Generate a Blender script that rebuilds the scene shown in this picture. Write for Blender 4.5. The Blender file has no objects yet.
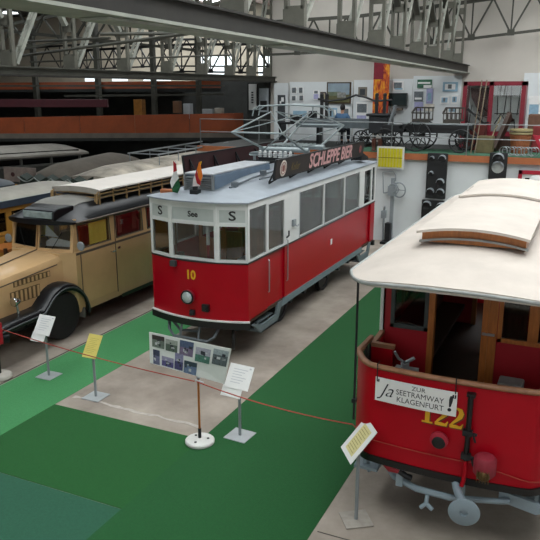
import bpy, bmesh, math, random
from mathutils import Vector, Matrix
random.seed(7)
C = bpy.context.scene.collection
PI = math.pi

# ---------------------------------------------------------------- camera
CAMH = 5.0
V1, V2 = (600, 90), (-1263, 90)
FPX = math.sqrt(-((V1[0]-270)*(V2[0]-270)+(V1[1]-270)*(V2[1]-270)))
PITCH = math.atan(180/FPX); YAW = math.atan(330/math.hypot(FPX, 180))
cF = Vector((-math.sin(YAW)*math.cos(PITCH), math.cos(YAW)*math.cos(PITCH), -math.sin(PITCH)))
cR = Vector((math.cos(YAW), math.sin(YAW), 0)); cU = cR.cross(cF)
def ray(x, y): return cF + cR*((x-270)/FPX) - cU*((y-270)/FPX)
def onY(x, y, Y):
    r = ray(x, y); return Vector((0, 0, CAMH)) + r*(Y/r.y)
def onX(x, y, X):
    r = ray(x, y); return Vector((0, 0, CAMH)) + r*(X/r.x)
def onZ(x, y, Z=0):
    r = ray(x, y); return Vector((0, 0, CAMH)) + r*((Z-CAMH)/r.z)
cd = bpy.data.cameras.new('camera'); cam = bpy.data.objects.new('camera', cd); C.objects.link(cam)
cam.matrix_world = Matrix.Translation((0, 0, CAMH)) @ Matrix((cR, cU, -cF)).transposed().to_4x4()
cd.sensor_width = 36; cd.lens = FPX*36/540; cd.clip_end = 200; cd.clip_start = .05
bpy.context.scene.camera = cam

# ---------------------------------------------------------------- materials
def lin(c):
    if isinstance(c, str): c = tuple(int(c[i:i+2], 16)/255 for i in (0, 2, 4))
    return tuple(((v+.055)/1.055)**2.4 if v > .04045 else v/12.92 for v in c)
MATS = {}
def M(name, col, rough=.6, metal=0., var=.12, scale=6., bump=0., col2=None, spec=.5, stretch=None, coat=0.):
    if name in MATS: return MATS[name]
    m = bpy.data.materials.new(name); m.use_nodes = True; nt = m.node_tree; b = nt.nodes['Principled BSDF']
    c = lin(col); d = lin(col2) if col2 else tuple(v*(1-var) for v in c)
    e = tuple(min(1, v*(1+var*.6)) for v in c)
    tc = nt.nodes.new('ShaderNodeTexCoord'); src = tc.outputs['Object']
    if stretch:
        mp = nt.nodes.new('ShaderNodeMapping'); mp.inputs['Scale'].default_value = stretch
        nt.links.new(src, mp.inputs['Vector']); src = mp.outputs['Vector']
    n = nt.nodes.new('ShaderNodeTexNoise'); n.inputs['Scale'].default_value = scale; n.inputs['Detail'].default_value = 6
    n.inputs['Roughness'].default_value = .62
    nt.links.new(src, n.inputs['Vector'])
    r = nt.nodes.new('ShaderNodeValToRGB'); r.color_ramp.elements[0].position = .33; r.color_ramp.elements[1].position = .68
    r.color_ramp.elements[0].color = (*d, 1); r.color_ramp.elements[1].color = (*e, 1)
    nt.links.new(n.outputs['Fac'], r.inputs['Fac']); nt.links.new(r.outputs['Color'], b.inputs['Base Color'])
    b.inputs['Roughness'].default_value = rough; b.inputs['Metallic'].default_value = metal
    b.inputs['Specular IOR Level'].default_value = spec; b.inputs['Coat Weight'].default_value = coat
    if bump:
        n2 = nt.nodes.new('ShaderNodeTexNoise'); n2.inputs['Scale'].default_value = scale*6; n2.inputs['Detail'].default_value = 4
        nt.links.new(src, n2.inputs['Vector'])
        bp = nt.nodes.new('ShaderNodeBump'); bp.inputs['Strength'].default_value = bump; bp.inputs['Distance'].default_value = .02
        nt.links.new(n2.outputs['Fac'], bp.inputs['Height']); nt.links.new(bp.outputs['Normal'], b.inputs['Normal'])
    MATS[name] = m; return m
def glass(name, tint=(.85, .9, .9), refl=1.0):
    m = bpy.data.materials.new(name); m.use_nodes = True; nt = m.node_tree; nt.nodes.clear()
    o = nt.nodes.new('ShaderNodeOutputMaterial'); t = nt.nodes.new('ShaderNodeBsdfTransparent'); g = nt.nodes.new('ShaderNodeBsdfGlossy')
    t.inputs[0].default_value = (*tint, 1); g.inputs['Roughness'].default_value = .03
    nz = nt.nodes.new('ShaderNodeTexNoise'); nz.inputs['Scale'].default_value = 1.2
    f = nt.nodes.new('ShaderNodeFresnel'); f.inputs[0].default_value = 1.5
    ml = nt.nodes.new('ShaderNodeMath'); ml.operation = 'MULTIPLY_ADD'; ml.inputs[1].default_value = refl; ml.inputs[2].default_value = .02
    x = nt.nodes.new('ShaderNodeMixShader')
    nt.links.new(f.outputs[0], ml.inputs[0]); nt.links.new(ml.outputs[0], x.inputs[0])
    nt.links.new(t.outputs[0], x.inputs[1]); nt.links.new(g.outputs[0], x.inputs[2]); nt.links.new(x.outputs[0], o.inputs[0])
    return m
def emit(name, col, s):
    m = bpy.data.materials.new(name); m.use_nodes = True; b = m.node_tree.nodes['Principled BSDF']
    b.inputs['Base Color'].default_value = (*lin(col), 1); b.inputs['Emission Color'].default_value = (*lin(col), 1); b.inputs['Emission Strength'].default_value = s
    return m

# ---------------------------------------------------------------- mesh builder
class MB:
    def __init__(s): s.v = []; s.f = []; s.mi = []; s.m = 0
    def face(s, ix): s.f.append(tuple(ix)); s.mi.append(s.m)
    def add(s, vs, fs):
        o = len(s.v); s.v += [Vector(p) for p in vs]
        for f in fs: s.face([i+o for i in f])
        return s
    def box(s, x0, x1, y0, y1, z0, z1):
        vs = [(x, y, z) for x in (x0, x1) for y in (y0, y1) for z in (z0, z1)]
        return s.add(vs, [(0, 1, 3, 2), (4, 6, 7, 5), (0, 4, 5, 1), (2, 3, 7, 6), (0, 2, 6, 4), (1, 5, 7, 3)])
    def bar(s, p, q, w, h, up=(0, 0, 1)):
        p, q = Vector(p), Vector(q); d = (q-p).normalized(); up = Vector(up)
        a = d.cross(up)
        if a.length < 1e-3: a = d.cross(Vector((0, 1, 0)))
        a.normalize(); b = a.cross(d); a *= w/2; b *= h/2
        vs = [p-a-b, p+a-b, p+a+b, p-a+b, q-a-b, q+a-b, q+a+b, q-a+b]
        return s.add(vs, [(3, 2, 1, 0), (4, 5, 6, 7), (0, 1, 5, 4), (1, 2, 6, 5), (2, 3, 7, 6), (3, 0, 4, 7)])
    def tube(s, pts, r, n=8, closed=False, caps=True):
        pts = [Vector(p) for p in pts]; N = len(pts); o = len(s.v); prev = None
        for i, p in enumerate(pts):
            if closed: d = pts[(i+1) % N]-pts[i-1]
            else: d = pts[min(i+1, N-1)]-pts[max(i-1, 0)]
            d.normalize()
            if prev is None:
                a = d.cross(Vector((0, 0, 1)))
                if a.length < .05: a = d.cross(Vector((1, 0, 0)))
            else: a = prev-d*prev.dot(d)
            a.normalize(); prev = a; b = d.cross(a); rr = r[i] if isinstance(r, (list, tuple)) else r
            s.v += [p+(a*math.cos(2*PI*k/n)+b*math.sin(2*PI*k/n))*rr for k in range(n)]
        for i in range(N if closed else N-1):
            j = (i+1) % N
            for k in range(n): s.face((o+i*n+k, o+i*n+(k+1) % n, o+j*n+(k+1) % n, o+j*n+k))
        if not closed and caps:
            s.face([o+k for k in range(n)][::-1]); s.face([o+(N-1)*n+k for k in range(n)])
        return s
    def cyl(s, p, q, r, r2=None, n=20): return s.tube([p, q], [r, r if r2 is None else r2], n)
    def ring(s, c, ax, R, r, n=28, m=8, a0=0, a1=2*PI):
        c = Vector(c); ax = Vector(ax).normalized(); u = ax.cross(Vector((0, 0, 1)))
        if u.length < .05: u = Vector((1, 0, 0))
        u.normalize(); w = ax.cross(u)
        full = abs(a1-a0-2*PI) < 1e-4
        pts = [c+(u*math.cos(a0+(a1-a0)*k/n)+w*math.sin(a0+(a1-a0)*k/n))*R for k in range(n if full else n+1)]
        return s.tube(pts, r, m, closed=full)
    def lathe(s, prof, c, ax=(0, 0, 1), n=24):
        c = Vector(c); ax = Vector(ax).normalized(); u = ax.cross(Vector((0, 0, 1)))
        if u.length < .05: u = Vector((1, 0, 0))
        u.normalize(); w = ax.cross(u); o = len(s.v); N = len(prof)
        for (r, h) in prof:
            s.v += [c+ax*h+(u*math.cos(2*PI*k/n)+w*math.sin(2*PI*k/n))*max(r, 1e-4) for k in range(n)]
        for i in range(N-1):
            for k in range(n): s.face((o+i*n+k, o+i*n+(k+1) % n, o+(i+1)*n+(k+1) % n, o+(i+1)*n+k))
        s.face([o+k for k in range(n)][::-1]); s.face([o+(N-1)*n+k for k in range(n)])
        return s
    def prism(s, poly, ax, a, b):
        # poly in the two other axes (x: (y,z); y: (x,z); z: (x,y))
        def P(p, t): return {'x': (t, p[0], p[1]), 'y': (p[0], t, p[1]), 'z': (p[0], p[1], t)}[ax]
        n = len(poly)
        vs = [P(p, a) for p in poly]+[P(p, b) for p in poly]
        return s.add(vs, [tuple(range(n))[::-1], tuple(range(n, 2*n))]+[(i, (i+1) % n, n+(i+1) % n, n+i) for i in range(n)])
    def solid(s, A, B):
        # two point grids (rows of equal length) joined round the rim
        R, K = len(A), len(A[0]); o = len(s.v)
        s.v += [Vector(p) for row in A for p in row]+[Vector(p) for row in B for p in row]; H = R*K
        for i in range(R-1):
            for k in range(K-1):
                q = (o+i*K+k, o+i*K+k+1, o+(i+1)*K+k+1, o+(i+1)*K+k)
                s.face(q); s.face([t+H for t in q[::-1]])
        rim = [(0, k) for k in range(K)]+[(i, K-1) for i in range(1, R)]+[(R-1, k) for k in range(K-2, -1, -1)]+[(i, 0) for i in range(R-2, 0, -1)]
        rim = [o+i*K+k for i, k in rim]
        for i in range(len(rim)):
            a, b = rim[i], rim[(i+1) % len(rim)]; s.face((b, a, a+H, b+H))
        return s
    def strip(s, plan, z0, z1, t):
        # vertical wall along a plan polyline, t thick towards its left
        pts = [Vector((p[0], p[1], 0)) for p in plan]; nrm = []
        for i in range(len(pts)):
            d = pts[min(i+1, len(pts)-1)]-pts[max(i-1, 0)]; d.normalize(); nrm.append(Vector((-d.y, d.x, 0)))
        A = [[(p.x, p.y, z) for p in pts] for z in (z0, z1)]
        B = [[(p.x+n.x*t, p.y+n.y*t, z) for p, n in zip(pts, nrm)] for z in (z0, z1)]
        return s.solid(A, B)
    def sphere(s, c, r, sc=(1, 1, 1), n=16):
        pr = [(r*math.sin(PI*i/n), -r*math.cos(PI*i/n)) for i in range(n+1)]
        o = len(s.v); s.lathe(pr, (0, 0, 0), n=n)
        for i in range(o, len(s.v)):
            v = s.v[i]; s.v[i] = Vector((v.x*sc[0]+c[0], v.y*sc[1]+c[1], v.z*sc[2]+c[2]))
        return s
    def text(s, t, size, fn, depth=.004, shear=0., offset=0., sx=1., align='CENTER'):
        cu = bpy.data.curves.new('txt', 'FONT'); cu.body = t; cu.size = size; cu.shear = shear; cu.offset = offset
        cu.align_x = align; cu.align_y = 'CENTER'; cu.extrude = depth/2; cu.resolution_u = 3
        ob = bpy.data.objects.new('txt', cu); C.objects.link(ob)
        bpy.context.view_layer.update()
        me = bpy.data.meshes.new_from_object(ob.evaluated_get(bpy.context.evaluated_depsgraph_get()))
        s.add([fn(v.co.x*sx, v.co.y, v.co.z) for v in me.vertices], [tuple(p.vertices) for p in me.polygons])
        bpy.data.objects.remove(ob); bpy.data.curves.remove(cu); bpy.data.meshes.remove(me)
        return s
    def xf(s, fn):
        s.v = [Vector(fn(p)) for p in s.v]; return s
    def build(s, name, mat, parent=None, smooth=None, bevel=0, local=False, origin=None):
        me = bpy.data.meshes.new(name)
        org = Vector((0, 0, 0))
        if parent is not None:
            if not local: org = worg(parent)
        elif origin is not None: org = Vector(origin)
        elif s.v:
            xs = [p.x for p in s.v]; ys = [p.y for p in s.v]; zs = [p.z for p in s.v]
            org = Vector(((min(xs)+max(xs))/2, (min(ys)+max(ys))/2, min(zs)))
        me.from_pydata([p-org for p in s.v], [], s.f)
        for m in (mat if isinstance(mat, (list, tuple)) else [mat]): me.materials.append(m)
        if any(s.mi): me.polygons.foreach_set('material_index', s.mi)
        bm = bmesh.new(); bm.from_mesh(me)
        bmesh.ops.recalc_face_normals(bm, faces=bm.faces)
        bm.to_mesh(me); bm.free()
        if smooth is not None:
            me.polygons.foreach_set('use_smooth', [True]*len(me.polygons))
            try: me.set_sharp_from_angle(angle=math.radians(smooth))
            except Exception: pass
        me.update()
        o = bpy.data.objects.new(name, me); C.objects.link(o)
        if parent is not None: o.parent = parent
        else: o.location = org
        if bevel:
            b = o.modifiers.new('bevel', 'BEVEL'); b.width = bevel; b.segments = 2; b.limit_method = 'ANGLE'; b.angle_limit = math.radians(40)
        return o
def worg(o):
    v = Vector(o.location)
    while o.parent: o = o.parent; v += o.location
    return v
def tag(o, label=None, cat=None, group=None, kind=None):
    if label: o['label'] = label
    if cat: o['category'] = cat
    if group: o['group'] = group
    if kind: o['kind'] = kind
    return o
def thing(name, label, cat, loc, group=None, rz=0, kind=None):
    o = bpy.data.objects.new(name, None); C.objects.link(o); o.location = loc; o.rotation_euler = (0, 0, rz); o.empty_display_size = .1
    return tag(o, label, cat, group, kind)
def struct(o): o['kind'] = 'structure'; return o
def part(o, label): o['label'] = label; return o
def arc(p0, p1, sag, n=14, ax=(0, 0, -1)):
    p0, p1, ax = Vector(p0), Vector(p1), Vector(ax)
    return [p0.lerp(p1, i/n)+ax*sag*4*(i/n)*(1-i/n) for i in range(n+1)]
def plate_with_holes(mb, u0, u1, z0, z1, holes, fn, t):
    """rectangular wall with rectangular holes; fn(u, z, d) -> world point, d in 0..t"""
    us = sorted({u0, u1, *[h[0] for h in holes], *[h[1] for h in holes]}); zs = sorted({z0, z1, *[h[2] for h in holes], *[h[3] for h in holes]})
    for i in range(len(us)-1):
        for k in range(len(zs)-1):
            uc, zc = (us[i]+us[i+1])/2, (zs[k]+zs[k+1])/2
            if any(h[0] < uc < h[1] and h[2] < zc < h[3] for h in holes): continue
            c = [(us[i], zs[k]), (us[i+1], zs[k]), (us[i+1], zs[k+1]), (us[i], zs[k+1])]
            mb.add([fn(*p, 0) for p in c]+[fn(*p, t) for p in c], [(3, 2, 1, 0), (4, 5, 6, 7), (0, 1, 5, 4), (1, 2, 6, 5), (2, 3, 7, 6), (3, 0, 4, 7)])
    return mb

G_CLEAR = glass('glass_clear', (.95, .97, .97), .9); G_BUS = glass('glass_bus', (.97, .98, .98), .35); G_DARK = glass('glass_dark', (.55, .6, .6), 1.3)
RED = M('tram_red', 'a00218', .3, var=.06, scale=2, spec=.3)
RED2 = M('tramway_red', 'a80319', .4, var=.07, scale=2, spec=.25)
WHITE = M('paint_white', 'd2d4d2', .45, var=.05, scale=3)
BLACK = M('paint_black', '101112', .4, var=.2)
IRON = M('dark_iron', '26282a', .55, .4, var=.25, scale=5)
GREYM = M('grey_metal', '8f969a', .5, .2, var=.12, scale=5)
LGREY = M('light_grey_paint', '9aa5aa', .5, var=.1, scale=4)
STEEL = M('steel', 'a8acb0', .35, .7, var=.1)
ROOFG = M('roof_grey_blue', '969ea6', .55, var=.1, scale=2.5)
WOOD = M('wood_brown', '7a4a25', .5, var=.3, scale=4, stretch=(8, 8, 1), coat=.1)
WOODL = M('wood_orange', 'a5632a', .45, var=.25, scale=4, stretch=(8, 8, 1), coat=.15)
WOODD = M('wood_dark', '3a2416', .55, var=.3, scale=4, stretch=(6, 6, 1))
RAIL = M('wood_handrail', '96694c', .5, var=.25, scale=6)
CANVAS = M('roof_canvas', 'c1b7ad', .8, var=.1, scale=1.6, bump=.15)
YELLOW = M('paint_yellow', 'd9a41c', .5, var=.05)
PAPER = M('white_paper', 'e4e4e2', .7, var=.03)
PRINT = M('print_grey', '8f9196', .8, var=.2, scale=40)
TYRE = M('tyre_rubber', '1e1e1f', .8, var=.2, scale=10)
CHROME = M('chrome', 'c8ccd0', .15, 1., var=.05)
SKYL = 5.6; EXPO = 0.1
# ================================================================ setting
CONC = M('concrete_floor', 'a0968a', .75, var=.12, scale=1.1, bump=.12, col2='80766c')
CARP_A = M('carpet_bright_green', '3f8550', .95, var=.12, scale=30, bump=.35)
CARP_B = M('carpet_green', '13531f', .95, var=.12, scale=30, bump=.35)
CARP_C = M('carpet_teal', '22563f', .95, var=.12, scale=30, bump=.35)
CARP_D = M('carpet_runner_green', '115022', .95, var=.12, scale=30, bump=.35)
WALLW = M('wall_plaster', 'c9c3ba', .85, var=.07, scale=.6, bump=.05)
WALLL = M('wall_white', 'd6dadb', .8, var=.05, scale=.8)
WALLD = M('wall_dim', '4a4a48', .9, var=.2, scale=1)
WALLF = M('wall_beige', 'b4ab9a', .9, var=.12, scale=.7)
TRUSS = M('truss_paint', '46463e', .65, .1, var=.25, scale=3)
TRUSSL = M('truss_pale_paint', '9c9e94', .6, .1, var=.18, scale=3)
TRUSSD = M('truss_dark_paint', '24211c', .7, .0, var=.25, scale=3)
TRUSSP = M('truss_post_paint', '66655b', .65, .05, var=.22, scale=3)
CEIL = M('ceiling_boards', '2c2a26', .9, var=.3, scale=2)
PARAP = M('parapet_orange', '98430f', .55, var=.22, scale=1.3, coat=.1)
EDGE = M('edge_board', 'a8623a', .6, var=.15, scale=2)
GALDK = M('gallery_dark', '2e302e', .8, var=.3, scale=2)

struct(MB().box(-46, 9, -6, 42, -.3, 0).build('floor', CONC))
struct(MB().box(-46, 9, -6, 42, 10.2, 10.4).build('ceiling', CEIL))
struct(MB().box(9, 9.2, -6, 27, 0, 10.2).build('wall_right', WALLL))
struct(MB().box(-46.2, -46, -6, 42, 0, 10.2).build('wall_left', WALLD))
struct(MB().box(-46, 9, -6.2, -6, 0, 10.2).build('wall_front', WALLW))
struct(MB().box(-12.5, 9, 27, 27.2, 2.84, 10.2).build('wall_back', WALLW))
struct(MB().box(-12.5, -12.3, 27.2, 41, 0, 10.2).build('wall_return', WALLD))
struct(MB().box(-46, -12.3, 41, 41.2, 0, 10.2).build('wall_hall', WALLF))
struct(MB().box(-8.6, 9, 22.62, 22.8, 0, 2.84).build('wall_lower', WALLL))
struct(MB().box(-13.4, 9, 22.5, 27, 2.84, 3.0).build('floor_mezzanine', GALDK))
struct(MB().box(-13.4, 9, 22.44, 22.5, 2.80, 3.0).build('trim_mezzanine', EDGE))
struct(MB().box(-13.4, -12.5, 26.6, 27.3, 3.0, 5.3).build('pillar', GALDK))
# joints of the floor slabs, the worn white line before the left slab
j = MB()
for Y in (6.6, 9.4): j.box(-2.45, 3, Y-.008, Y+.008, 0, .0025)
j.box(-9.02, -8.98, 0, 20, 0, .002)
struct(j.build('floor_joint', M('joint_dark', '4a443d', .9)))
ln = MB(); xs = [-7.5+i*.13 for i in range(20)]
up = [(x, 8.36-.07*(i/19)+random.uniform(-.03, .03)) for i, x in enumerate(xs)]; dn = [(x, y-.045-random.uniform(0, .06)) for x, y in up]
ln.solid([[(x, y, .0) for x, y in up], [(x, y, .0) for x, y in dn]], [[(x, y, .003) for x, y in up], [(x, y, .003) for x, y in dn]])
struct(ln.build('floor_paint_line', M('worn_paint', 'aea69d', .8, var=.2, scale=8)))
def rug(x0, x1, y0, y1, mat, label, z=.006):
    tag(MB().box(x0, x1, y0, y1, 0, z).build('green_carpet', mat), label, 'carpet', 'green carpets on the hall floor')
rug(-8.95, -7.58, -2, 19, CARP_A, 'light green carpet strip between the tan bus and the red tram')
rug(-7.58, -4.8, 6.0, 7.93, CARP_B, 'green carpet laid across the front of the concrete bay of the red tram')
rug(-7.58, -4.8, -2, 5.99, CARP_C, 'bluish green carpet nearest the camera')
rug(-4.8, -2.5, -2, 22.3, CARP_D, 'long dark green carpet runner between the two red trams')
# ------------------------------------------------ roof girders
def girder(name, X, z0, slope, nodes, ztop, w, ch, lit):
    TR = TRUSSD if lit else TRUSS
    t = thing(name, None, None, (X, nodes[0], 0), kind='structure')
    zb = lambda Y: z0-slope*(Y-nodes[0])
    ya, yb = -5.5, 27.0
    b = MB(); A = zb(ya); B = zb(yb)
    b.bar((X-w/2+.03, ya, A+ch/2+.02), (X-w/2+.03, yb, B+ch/2+.02), .05, ch); b.bar((X+w/2-.03, ya, A+ch/2+.02), (X+w/2-.03, yb, B+ch/2+.02), .05, ch)
    b.bar((X, ya, A+ch+.03), (X, yb, B+ch+.03), w+.12, .03)
    b.build('bottom_chord', TR, t)
    ns = [nodes[0]-2.15*k for k in range(7, 0, -1)]+list(nodes)
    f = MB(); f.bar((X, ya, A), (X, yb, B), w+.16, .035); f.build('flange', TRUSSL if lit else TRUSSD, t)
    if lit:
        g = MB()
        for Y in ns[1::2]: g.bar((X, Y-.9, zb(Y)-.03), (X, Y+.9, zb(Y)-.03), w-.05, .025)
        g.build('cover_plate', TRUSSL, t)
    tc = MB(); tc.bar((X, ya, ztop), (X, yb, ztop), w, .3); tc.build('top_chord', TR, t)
    ns = [nodes[0]-2.15*k for k in range(7, 0, -1)]+list(nodes)
    for i, Y in enumerate(ns):
        z = zb(Y)+ch
        p = MB()
        for s in (-1, 1): p.bar((X+s*w*.36, Y, z-.1), (X+s*w*.36, Y, ztop), .07, .1)
        k = z+.2
        while k < ztop: p.box(X-w*.36, X+w*.36, Y-.05, Y-.03, k, k+.2); p.box(X-w*.36, X+w*.36, Y+.03, Y+.05, k, k+.2); k += .75
        p.box(X-w*.45, X+w*.45, Y-.08, Y-.06, z-.05, z+.35)
        p.build('post', TRUSSP, t)
        if i < len(ns)-1:
            Yn = ns[i+1]; d = MB()
            for s in (-1, 1): d.bar((X+s*w*.17, Y+.18, z+.1), (X+s*w*.17, Yn-.1, ztop-.1), .045, .08)
            k = .12
            while k < .95:
                q = Vector((X, Y+.18, z+.1)).lerp(Vector((X, Yn-.1, ztop-.1)), k); d.box(q.x-w*.2, q.x+w*.2, q.y-.03, q.y+.03, q.z-.06, q.z+.06); k += .2
            d.build('brace', TRUSSL, t)
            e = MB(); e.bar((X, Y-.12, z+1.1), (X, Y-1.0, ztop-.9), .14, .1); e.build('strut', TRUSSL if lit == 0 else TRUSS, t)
    return t
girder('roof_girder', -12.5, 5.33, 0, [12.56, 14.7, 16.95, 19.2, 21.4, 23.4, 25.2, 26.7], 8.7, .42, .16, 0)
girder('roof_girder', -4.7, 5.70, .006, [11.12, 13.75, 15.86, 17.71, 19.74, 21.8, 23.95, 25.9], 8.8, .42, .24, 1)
def cross_truss(Y, pts, h, n, mat=TRUSS, r=.05):
    t = thing('roof_truss', None, None, (pts[0][0], Y, 0), kind='structure')
    P = [Vector((x, Y, z)) for x, z in pts]
    L = sum((P[i+1]-P[i]).length for i in range(len(P)-1))
    def at(f):
        d = f*L
        for i in range(len(P)-1):
            l = (P[i+1]-P[i]).length
            if d <= l+1e-6: return P[i].lerp(P[i+1], d/l)
            d -= l
        return P[-1].copy()
    a, b = MB(), MB()
    for i in range(len(P)-1):
        a.bar(P[i], P[i+1], .09, .09); b.bar(P[i]+Vector((0, 0, h)), P[i+1]+Vector((0, 0, h)), .1, .12)
    a.build('bottom_chord', mat, t); b.build('top_chord', mat, t)
    for i in range(n):
        p, q, m = at(i/n), at((i+1)/n), at((i+.5)/n)
        w = MB(); w.bar(p, m+Vector((0, 0, h)), .05, .06); w.bar(m+Vector((0, 0, h)), q, .05, .06); w.bar(p, p+Vector((0, 0, h)), .05, .05)
        w.box(p.x-.12, p.x+.12, Y-.03, Y+.03, p.z-.06, p.z+.14); w.build('web', mat, t)
cross_truss(26.4, [(-12.4, 6.38), (-8.6, 6.44), (-4.7, 6.74), (-2.1, 6.98), (5, 7.6)], 1.25, 13)
for Y in (9.5, 14.5, 19.5): cross_truss(Y, [(-12.4, 7.3), (-8.6, 7.9), (-4.7, 7.3)], .9, 6)
for Y in (12, 17, 22): cross_truss(Y, [(-24, 6.3), (-18, 6.9), (-12.6, 6.3)], 1.0, 7)
cross_truss(31, [(-26, 5.75), (-19, 5.9), (-12.6, 5.75)], 1.3, 8, BLACK)
cross_truss(36.5, [(-34, 6.2), (-24, 6.4), (-12.8, 6.2)], 1.5, 10, BLACK)
pl = MB()
for (a, b, r) in ((onY(5, 58, 15), onY(215, 30, 12), .035), (onY(20, 42, 15), onY(110, 38, 14), .03), (onY(30, 62, 16), onY(230, 55, 18), .025), (onY(100, 34, 14), onY(270, 33, 16), .04)): pl.cyl(a, b, r, n=8)
struct(pl.build('ceiling_pipe', TRUSS))
for X in (-11, -9.2, -7.6, -6, -2.6, -.6, 1.6, -15, -18, -22, -26):
    struct(MB().box(X-.08, X+.08, -4, 40 if X < -12.5 else 27, 9.75, 10.1).build('ceiling_purlin', WOODD))
# ------------------------------------------------ left gallery
g0, g1 = Vector((-23.2, 22.42, 0)), Vector((-14.0, 27.45, 0)); gd = (g1-g0).normalized(); gn = Vector((-gd.y, gd.x, 0))
GL = (g1-g0).length; ga = g0-gd*5
def gal(s, dep, z): p = g0+gd*s+gn*dep; return Vector((p.x, p.y, z))
b = MB(); b.solid([[gal(-6, 0, 2.86), gal(GL, 0, 2.86)], [gal(-6, 4, 2.86), gal(GL-2, 4, 2.86)]], [[gal(-6, 0, 3.0), gal(GL, 0, 3.0)], [gal(-6, 4, 3.0), gal(GL-2, 4, 3.0)]])
struct(b.build('floor_gallery', GALDK))
n = 7
for i in range(n):
    s0, s1 = -6+(GL+6)*i/n, -6+(GL+6)*(i+1)/n-.02
    h = lambda s: 3.85+.18*(s/GL)
    b = MB(); b.solid([[gal(s0, 0, 3.17), gal(s1, 0, 3.17)], [gal(s0, 0, h(s0)), gal(s1, 0, h(s1))]], [[gal(s0, .06, 3.17), gal(s1, .06, 3.17)], [gal(s0, .06, h(s0)), gal(s1, .06, h(s1))]])
    struct(b.build('wall_parapet', PARAP))
b = MB(); b.solid([[gal(-6, -.03, 2.98), gal(GL, -.03, 2.98)], [gal(-6, -.03, 3.19), gal(GL, -.03, 3.19)]], [[gal(-6, .1, 2.98), gal(GL, .1, 2.98)], [gal(-6, .1, 3.19), gal(GL, .1, 3.19)]])
struct(b.build('trim_gallery', M('kick_board', '6e665c', .7, var=.2, scale=2)))
b = MB(); b.solid([[gal(-6, 5, 4.98), gal(GL-1, 5, 5.10)], [gal(-6, 5, 5.3), gal(GL-1, 5, 5.45)]], [[gal(-6, 5.1, 4.98), gal(GL-1, 5.1, 5.10)], [gal(-6, 5.1, 5.3), gal(GL-1, 5.1, 5.45)]])
struct(b.build('wall_parapet', PARAP))
b = MB(); b.solid([[gal(-6, 5, 4.9), gal(GL-1, 5, 4.9)], [gal(-6, 9, 4.9), gal(GL-3, 9, 4.9)]], [[gal(-6, 5, 5.0), gal(GL-1, 5, 5.1)], [gal(-6, 9, 5.0), gal(GL-3, 9, 5.1)]])
struct(b.build('floor_gallery', GALDK))
b = MB(); b.bar(gal(-5, 1.6, 4.45), gal(4.4, 1.6, 4.42), .3, .34); struct(b.build('gallery_beam', M('maroon_paint', '4a101c', .6, var=.15)))
b = MB(); b.bar(gal(2, 3.8, 4.72), gal(GL-.8, 3.8, 4.8), .08, .1); b.bar(gal(-4, 3.4, 5.18), gal(GL-.8, 3.4, 5.2), .08, .08); struct(b.build('gallery_beam', TRUSS))
for s in (-3, .5, 3.5, 6.2, 8.4):
    b = MB(); p = gal(s, 4.6, 3); b.bar(p, (p.x, p.y, 9.9), .22, .22); struct(b.build('pillar', TRUSS))
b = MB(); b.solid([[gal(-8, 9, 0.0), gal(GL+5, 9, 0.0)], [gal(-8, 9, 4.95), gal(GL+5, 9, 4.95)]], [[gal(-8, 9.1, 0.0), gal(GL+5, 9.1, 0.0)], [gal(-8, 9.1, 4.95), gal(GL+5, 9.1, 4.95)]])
struct(b.build('wall_gallery_screen', GALDK))
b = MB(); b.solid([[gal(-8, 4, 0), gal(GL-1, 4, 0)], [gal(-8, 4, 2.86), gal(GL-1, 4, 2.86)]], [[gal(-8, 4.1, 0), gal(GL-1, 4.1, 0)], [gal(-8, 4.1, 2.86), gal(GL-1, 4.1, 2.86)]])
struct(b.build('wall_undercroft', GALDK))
b = MB(); b.solid([[gal(GL-1.2, 9, 4.95), gal(GL+5, 9, 4.95)], [gal(GL-1.2, 9, 5.75), gal(GL+5, 9, 5.75)]], [[gal(GL-1.2, 9.1, 4.95), gal(GL+5, 9.1, 4.95)], [gal(GL-1.2, 9.1, 5.75), gal(GL+5, 9.1, 5.75)]])  # dark sheet added to hide the bright hall wall past the gallery end
struct(b.build('wall_gallery_screen', GALDK))
# gallery boards, a tall white notice, cabinet doors at the gallery end
def flat_on_gal(name, s, dep, z0, z1, w, mat, label, cat, th=.04):
    b = MB(); b.bar(gal(s, dep, z0), gal(s, dep, z1), w, th, up=gn); return tag(b.build(name, mat), label, cat)
wp = MB(); p = onY(253, 110, 26.55); wp.box(p.x-.17, p.x+.17, 26.5, 26.56, p.z, p.z+1.05)
o = tag(wp.build('notice_board', WHITE), 'tall narrow pale notice board at the dark gallery end', 'board')
m = MB()
for k in range(5): m.box(p.x-.05, p.x+.05, 26.494, 26.502, p.z+.28+k*.1, p.z+.34+k*.1)
m.build('print', M('print_black', '24282c', .8), o)
p = onY(264, 112, 26.5)
o = tag(MB().box(p.x-.2, p.x+.2, 26.46, 26.54, p.z, p.z+.95).build('poster_board', GREYM), 'grey poster board on the dark pillar beside the tall notice', 'board')
MB().box(p.x-.15, p.x+.15, 26.45, 26.465, p.z+.08, p.z+.45).build('print', BLACK, o)
for i, (x, y, w, h, col) in enumerate(((188, 113, .35, .45, 'aab0b4'), (208, 113, .5, .22, '9aa0a2'), (219, 113, .35, .26, 'a29c90'), (177, 107, .3, .3, '6a4a30'))):
    p = onY(x, y, 27.2-(220-x)*.02)
    tag(MB().box(p.x-w/2, p.x+w/2, p.y-.1, p.y+.15, p.z-.25, p.z+h-.05).build('storage_box', M('box%d' % i, col, .7)), ['pale upright box standing on the gallery behind the orange parapet', 'long low grey box behind the orange parapet', 'small beige box behind the orange parapet near its right end', 'brown box behind the orange parapet left of the pale box'][i], 'box')
p = onY(138, 113, 26.6)
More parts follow.
